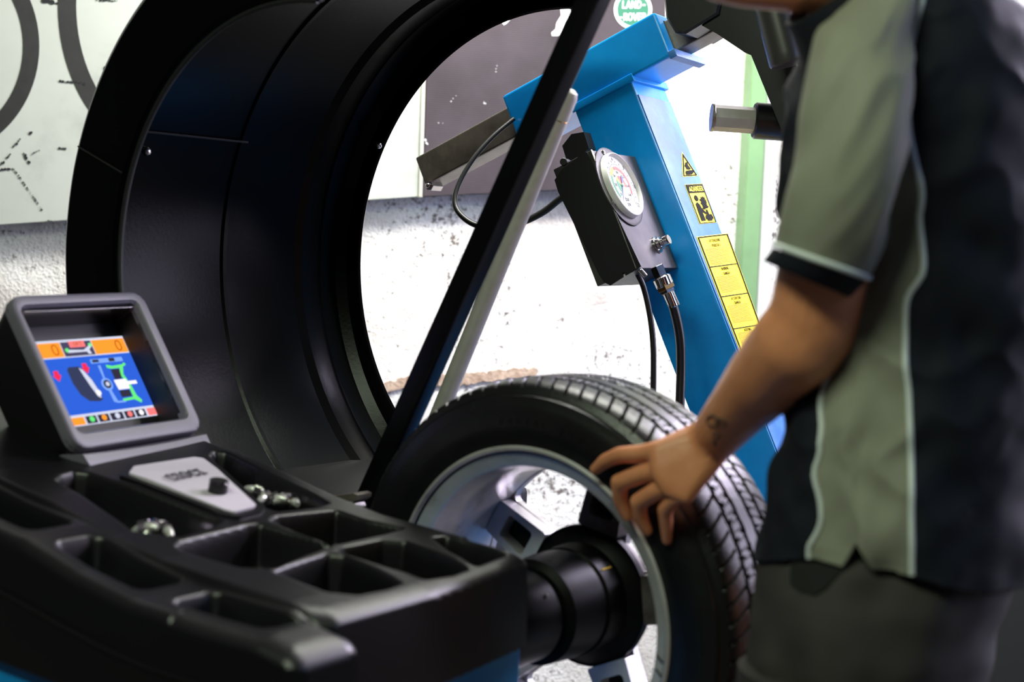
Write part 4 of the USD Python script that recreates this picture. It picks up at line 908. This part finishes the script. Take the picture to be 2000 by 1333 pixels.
def fold(P, amt=1.0):
    q = np.stack([(P - WC) @ PF, (P - WC) @ PL, P[..., 2]], -1)
    r1 = meshkit.fbm(np.stack([q[..., 0] * 9 + q[..., 2] * 5, q[..., 1] * 5, q[..., 2] * 6 - q[..., 0] * 4], -1), 3, 11)
    r2 = meshkit.fbm(np.stack([q[..., 0] * 22 - q[..., 2] * 9, q[..., 1] * 10, q[..., 2] * 13 + q[..., 0] * 10], -1), 2, 4)
    return amt * ((.22 - np.abs((r1 - .5) * 3.2)) * .020 + (r2 - .5) * .022)
ys = np.r_[np.linspace(-118, 1040, 130), np.linspace(1048, 1175, 34)]
pa = np.array([phi_at(y, np.interp(y, FP[:, 0], FP[:, 1])) for y in ys]); pb = np.array([phi_at(y, np.interp(y, BP[:, 0], BP[:, 1])) for y in ys])
pa, pb = ndimage.gaussian_filter1d(pa, 1.2), ndimage.gaussian_filter1d(pb, 1.0)
def shirt_pts(p0, p1, n, amt=1.):
    """grid between angle curves p0(y), p1(y) with the hem following HEM"""
    rows = []
    top_n = len(ys)
    for i in range(top_n):
        t = np.linspace(0, 1, n); row = []
        y = ys[i]; ph = p0[i] + (p1[i] - p0[i]) * t
        P = ring_point(y, ph)
        rows.append(P)
    G = np.array(rows)                      # now pull every column so that its last row is on the hem
    for j in range(n):
        colp = G[:, j].copy(); q = pix(colp); t_ = (colp - O) @ CF
        hy = np.interp(q[:, 0], HEM[:, 0], HEM[:, 1])
        vis = ((colp - G.mean(1)) @ (O - colp.mean(0)) > -1)
        over = np.where(q[:, 1] > hy)[0]
        end = over[0] if len(over) else len(ys) - 1
        s_ = np.linspace(0, max(end, 2), len(ys)); i0 = np.floor(s_).astype(int); i1 = np.minimum(i0 + 1, len(ys) - 1); w = (s_ - i0)[:, None]
        G[:, j] = colp[i0] * (1 - w) + colp[i1] * w
    C = np.array([ringpar(y)[0] for y in ys])
    out = G - np.array([ringpar(y)[0] for y in ys])[:, None] * np.array([1, 1, 0]); out[..., 2] = 0
    nrm = out / np.maximum(np.linalg.norm(out, axis=-1, keepdims=True), 1e-6)
    return G + nrm * fold(G, amt)[..., None]
def shell_grid(G, th=.003):
    g = grid(G, closed=False); n = trimesh.Trimesh(g.vertices, g.faces, process=False).vertex_normals
    ctr = np.array([TCX[0], TCX[1], 0]); sgn = np.sign(np.mean(np.einsum('ij,ij->i', n, (g.vertices - ctr) * [1, 1, 0])))
    if sgn < 0: g.invert(); n = -n
    inn = trimesh.Trimesh(g.vertices - n * th, g.faces[:, ::-1], process=False)
    r, c = G.shape[:2]; idx = np.arange(r * c).reshape(r, c); bnd = np.concatenate([idx[0], idx[1:, -1], idx[-1, -2::-1], idx[-2:0:-1, 0]]); N = r * c
    q = [[a, b, b + N, a + N] for a, b in zip(bnd, np.roll(bnd, -1))]
    f = np.vstack([g.faces, inn.faces + N] + [np.array(q)[:, [0, 1, 2]], np.array(q)[:, [0, 2, 3]]])
    return trimesh.Trimesh(np.vstack([g.vertices, inn.vertices]), f, process=False)
Gs = shirt_pts(pa, pb, 70)
Gn = shirt_pts(pb, pa + 2 * math.pi, 150)
shirt = part(per, 'shirt', shell_grid(Gn), 'navy', smooth=True, label='navy body of the work shirt')
part(shirt, 'side_panel', shell_grid(Gs), 'grey_cloth', smooth=True, label='grey-green side panel slit at the hem')
def out_push(L, d): C = np.array([TCX[0], TCX[1], 0]); v = (L - C) * [1, 1, 0]; return L + d * v / np.linalg.norm(v, axis=1)[:, None]
part(shirt, 'piping', tube(out_push(Gs[:, 0], .001)[::2], .0027, 8), 'piping', label='white piping along the front of the panel')
part(shirt, 'piping', tube(out_push(Gs[:, -1], .001)[::2], .0030, 8), 'piping', label='white piping along the back of the panel')
# shoulder cap closing the shirt top
cap = grid([Gn[0]], closed=True, caps=False) if False else None
topc = np.vstack([Gs[0], Gn[0][1:-1]])
part(shirt, 'yoke', trimesh.convex.convex_hull(np.vstack([topc, topc.mean(0) + Z * .02, topc * .98 + topc.mean(0) * .02 - Z * .02])), 'navy', smooth=True)
# collar
cA, cB = at((1660, 22), HS + .01), at((1612, -42), HS)
cax = unit(cB - cA); cx_ = unit(np.cross(cax, CF)); cy_ = np.cross(cax, cx_)
part(shirt, 'collar', grid([cA + cax * hgt + (np.cos(np.arange(32) / 32 * 6.283)[:, None] * cx_ + np.sin(np.arange(32) / 32 * 6.283)[:, None] * cy_) * rr_ for hgt, rr_ in ((-.02, .072), (0, .066), (.016, .061), (.030, .059), (.032, .056), (.016, .054), (-.02, .06))], True, False), 'navy', smooth=True)
# sleeve
SL = [((1674, -30), (1796, -66), 1.43, .025), ((1656, 4), (1789, -30), 1.41, .038), ((1627, 30), (1783, 8), 1.395, .047), ((1601, 58), (1779, 48), 1.38, .053), ((1587, 110), (1776, 105), 1.37, .059), ((1577, 165), (1774, 165), 1.36, .063), ((1562, 260), (1768, 268), 1.355, .065), ((1542, 355), (1760, 375), 1.36, .064), ((1524, 435), (1738, 462), 1.37, .063), ((1513, 478), (1694, 542), 1.385, .061), ((1510, 485), (1689, 549), 1.386, .060), ((1490, 511), (1657, 581), 1.40, .057)]
def sleeve_ring(L, Rr, d, hd_, n=64, k=0.):
    a, b = at(L, d), at(Rr, d); c = (a + b) / 2; u_ = (b - a) / 2; v_ = unit(c - O); v_ = unit(v_ - unit(u_) * (v_ @ unit(u_)))
    t = np.arange(n) / n * 2 * np.pi
    return c + np.cos(t)[:, None] * u_ + np.sin(t)[:, None] * v_ * hd_
def lerp_rings(S, n):
    S = [np.array([*l, *r, d, h_]) for l, r, d, h_ in S]; A = spline(S, n); return A
A_ = lerp_rings(SL[:10], 8); rows = np.array([sleeve_ring(a_[:2], a_[2:4], a_[4], a_[5]) for a_ in A_])
cen = rows.mean(1, keepdims=True); nr = rows - cen; nr /= np.linalg.norm(nr, axis=-1, keepdims=True)
q = np.stack([(rows - O) @ CR, (rows - O) @ CU, (rows - O) @ CF], -1)
dg = np.stack([q[..., 0] * 26 - q[..., 1] * 13, q[..., 0] * 3 + q[..., 1] * 5, q[..., 2] * 6], -1)
fr_ = np.linspace(0, 1, len(rows))[:, None]
rows = rows + nr * ((.2 - np.abs((meshkit.fbm(dg, 2, 31) - .5) * 3)) * .016 * np.minimum(1, 3 * fr_) * np.minimum(1, (1 - fr_) * 5))[..., None]
capr = [cen[0] + (rows[0] - cen[0]) * k_ + (cen[0] - cen[3]) * h_ for k_, h_ in ((.15, .36), (.5, .30), (.8, .17))]
slv = part(shirt, 'sleeve', grid(np.concatenate([np.array(capr), rows]), True, True), 'grey_cloth', smooth=True, label='grey-green short sleeve')
cu = np.array([sleeve_ring(*s_) for s_ in (SL[10], ((1500, 498), (1673, 565), 1.393, .0585), SL[11])]); cin = cu[::-1] * .94 + cu.mean((1), keepdims=True)[::-1] * .06
part(shirt, 'cuff', grid(np.concatenate([cu, cin]), True, False), 'navy', smooth=50, label='navy sleeve cuff')
rp = sleeve_ring(*SL[9]); rp = np.vstack([rp, rp[:2]])
part(shirt, 'piping', tube(rp, .0031, 8), 'piping', label='white piping at the sleeve hem')
sm = [rows[i][int(59 + 1 * math.sin(i * .2)) % 64] for i in range(20, len(rows) - 8)]
# trousers
T_rows = [(1030, 1560, 1960, .135), (1085, 1512, 1968, .145), (1125, 1482, 1972, .160), (1200, 1478, 1960, .172), (1333, 1462, 1915, .170), (1480, 1468, 1890, .165)]
TR = np.array(T_rows, float) * [1, 1, 1, .83]; trs = []
tn_ = np.arange(96) / 96 * 2 * np.pi
for y in np.linspace(1030, 1480, 40):
    xl, xr, b = (np.interp(y, TR[:, 0], TR[:, k]) for k in (1, 2, 3)); c = at(((xl + xr) / 2, y), CD_ - .01); c[2] = z_of(y, 1.395)
    v = unit(np.array([c[0], c[1], 0])); perp = np.array([v[1], -v[0], 0]); H = (xr - xl) / 2 / FPX * (CD_ - .01); a = math.sqrt(max(H * H - (b * abs(PL @ perp)) ** 2, 1e-3)) / abs(PF @ perp)
    P = c + PF * (a * np.cos(tn_))[:, None] + PL * (b * np.sin(tn_))[:, None]; o_ = P - c; P = P + o_ / np.linalg.norm(o_, axis=1)[:, None] * fold(P, .6)[:, None]
    trs.append(P)
zl = trs[-1][:, 2].mean(); cb = trs[-1].mean(0)
lg = []
for s in (1, -1):
    rws = []
    for z, rr_, fw in ((zl + .06, .098, 0), (zl - .1, .094, .005), (.46, .078, .02), (.24, .068, -.01), (.09, .064, -.02), (.06, .063, -.02)):
        rws.append(np.array([cb[0], cb[1], 0]) + Z * z + PF * fw + PL * .075 * s + rr_ * (np.cos(tn_)[:, None] * PF * 1.05 + np.sin(tn_)[:, None] * PL * .8))
    lg.append(grid(rws, True, True))
trz = part(per, 'trousers', cat_(grid(np.array(trs), True, True), *lg), 'trousers', smooth=40, label='dark grey work trousers')
pkx = [(1545, 1098), (1650, 1102), (1640, 1120), (1612, 1150), (1590, 1163), (1560, 1155), (1542, 1140)]
tm = trimesh.Trimesh(*meshkit.arrays(grid(np.array(trs), True, True))[:2], process=False); RM2 = trimesh.ray.ray_triangle.RayMeshIntersector(tm)
def on_tr(p):
    loc, _, _ = RM2.intersects_location([O], [unit(ray(p))]); return loc[np.argmin(np.linalg.norm(loc - O, axis=1))]
pg = Polygon(pkx).buffer(-6).buffer(6); pts = np.array([on_tr(p) for p in pg.exterior.coords]); cpt = pts.mean(0)
nrm_ = unit(O - cpt); k_ = len(pts) - 1
part(trz, 'pocket', trimesh.Trimesh(np.vstack([pts[:-1] + nrm_ * .003, cpt + nrm_ * .004, pts[:-1] - nrm_ * .004, cpt - nrm_ * .004]), np.array([[i, (i + 1) % k_, k_] for i in range(k_)] + [[k_ + 1 + (i + 1) % k_, k_ + 1 + i, 2 * k_ + 1] for i in range(k_)] + [[i, k_ + 1 + i, (i + 1) % k_] for i in range(k_)] + [[(i + 1) % k_, k_ + 1 + i, k_ + 1 + (i + 1) % k_] for i in range(k_)]), process=False), 'pocket', label='dark open side pocket')

# dark tool cabinet beyond the mechanic
cbn = thing('tool_cabinet', 'black tool cabinet in the dark corner behind the mechanic', 'cabinet', (1.75, 3.2, 0))
part(cbn, 'body', fbox(np.array([1.75, 3.2, 0]), WD, np.cross(Z, WD), Z, (-.62, -.3, 0), (.62, .3, .76), .01), 'pocket')
for k in range(3):
    dr = part(cbn, 'drawer', fbox(np.array([1.75, 3.2, 0]), WD, np.cross(Z, WD), Z, (-.60, -.318, .05 + .24 * k), (.60, -.298, .27 + .24 * k), .005), 'pocket')
    part(dr, 'handle', fbox(np.array([1.75, 3.2, 0]), WD, np.cross(Z, WD), Z, (-.2, -.335, .22 + .24 * k), (.2, -.316, .235 + .24 * k), .003), 'steel')
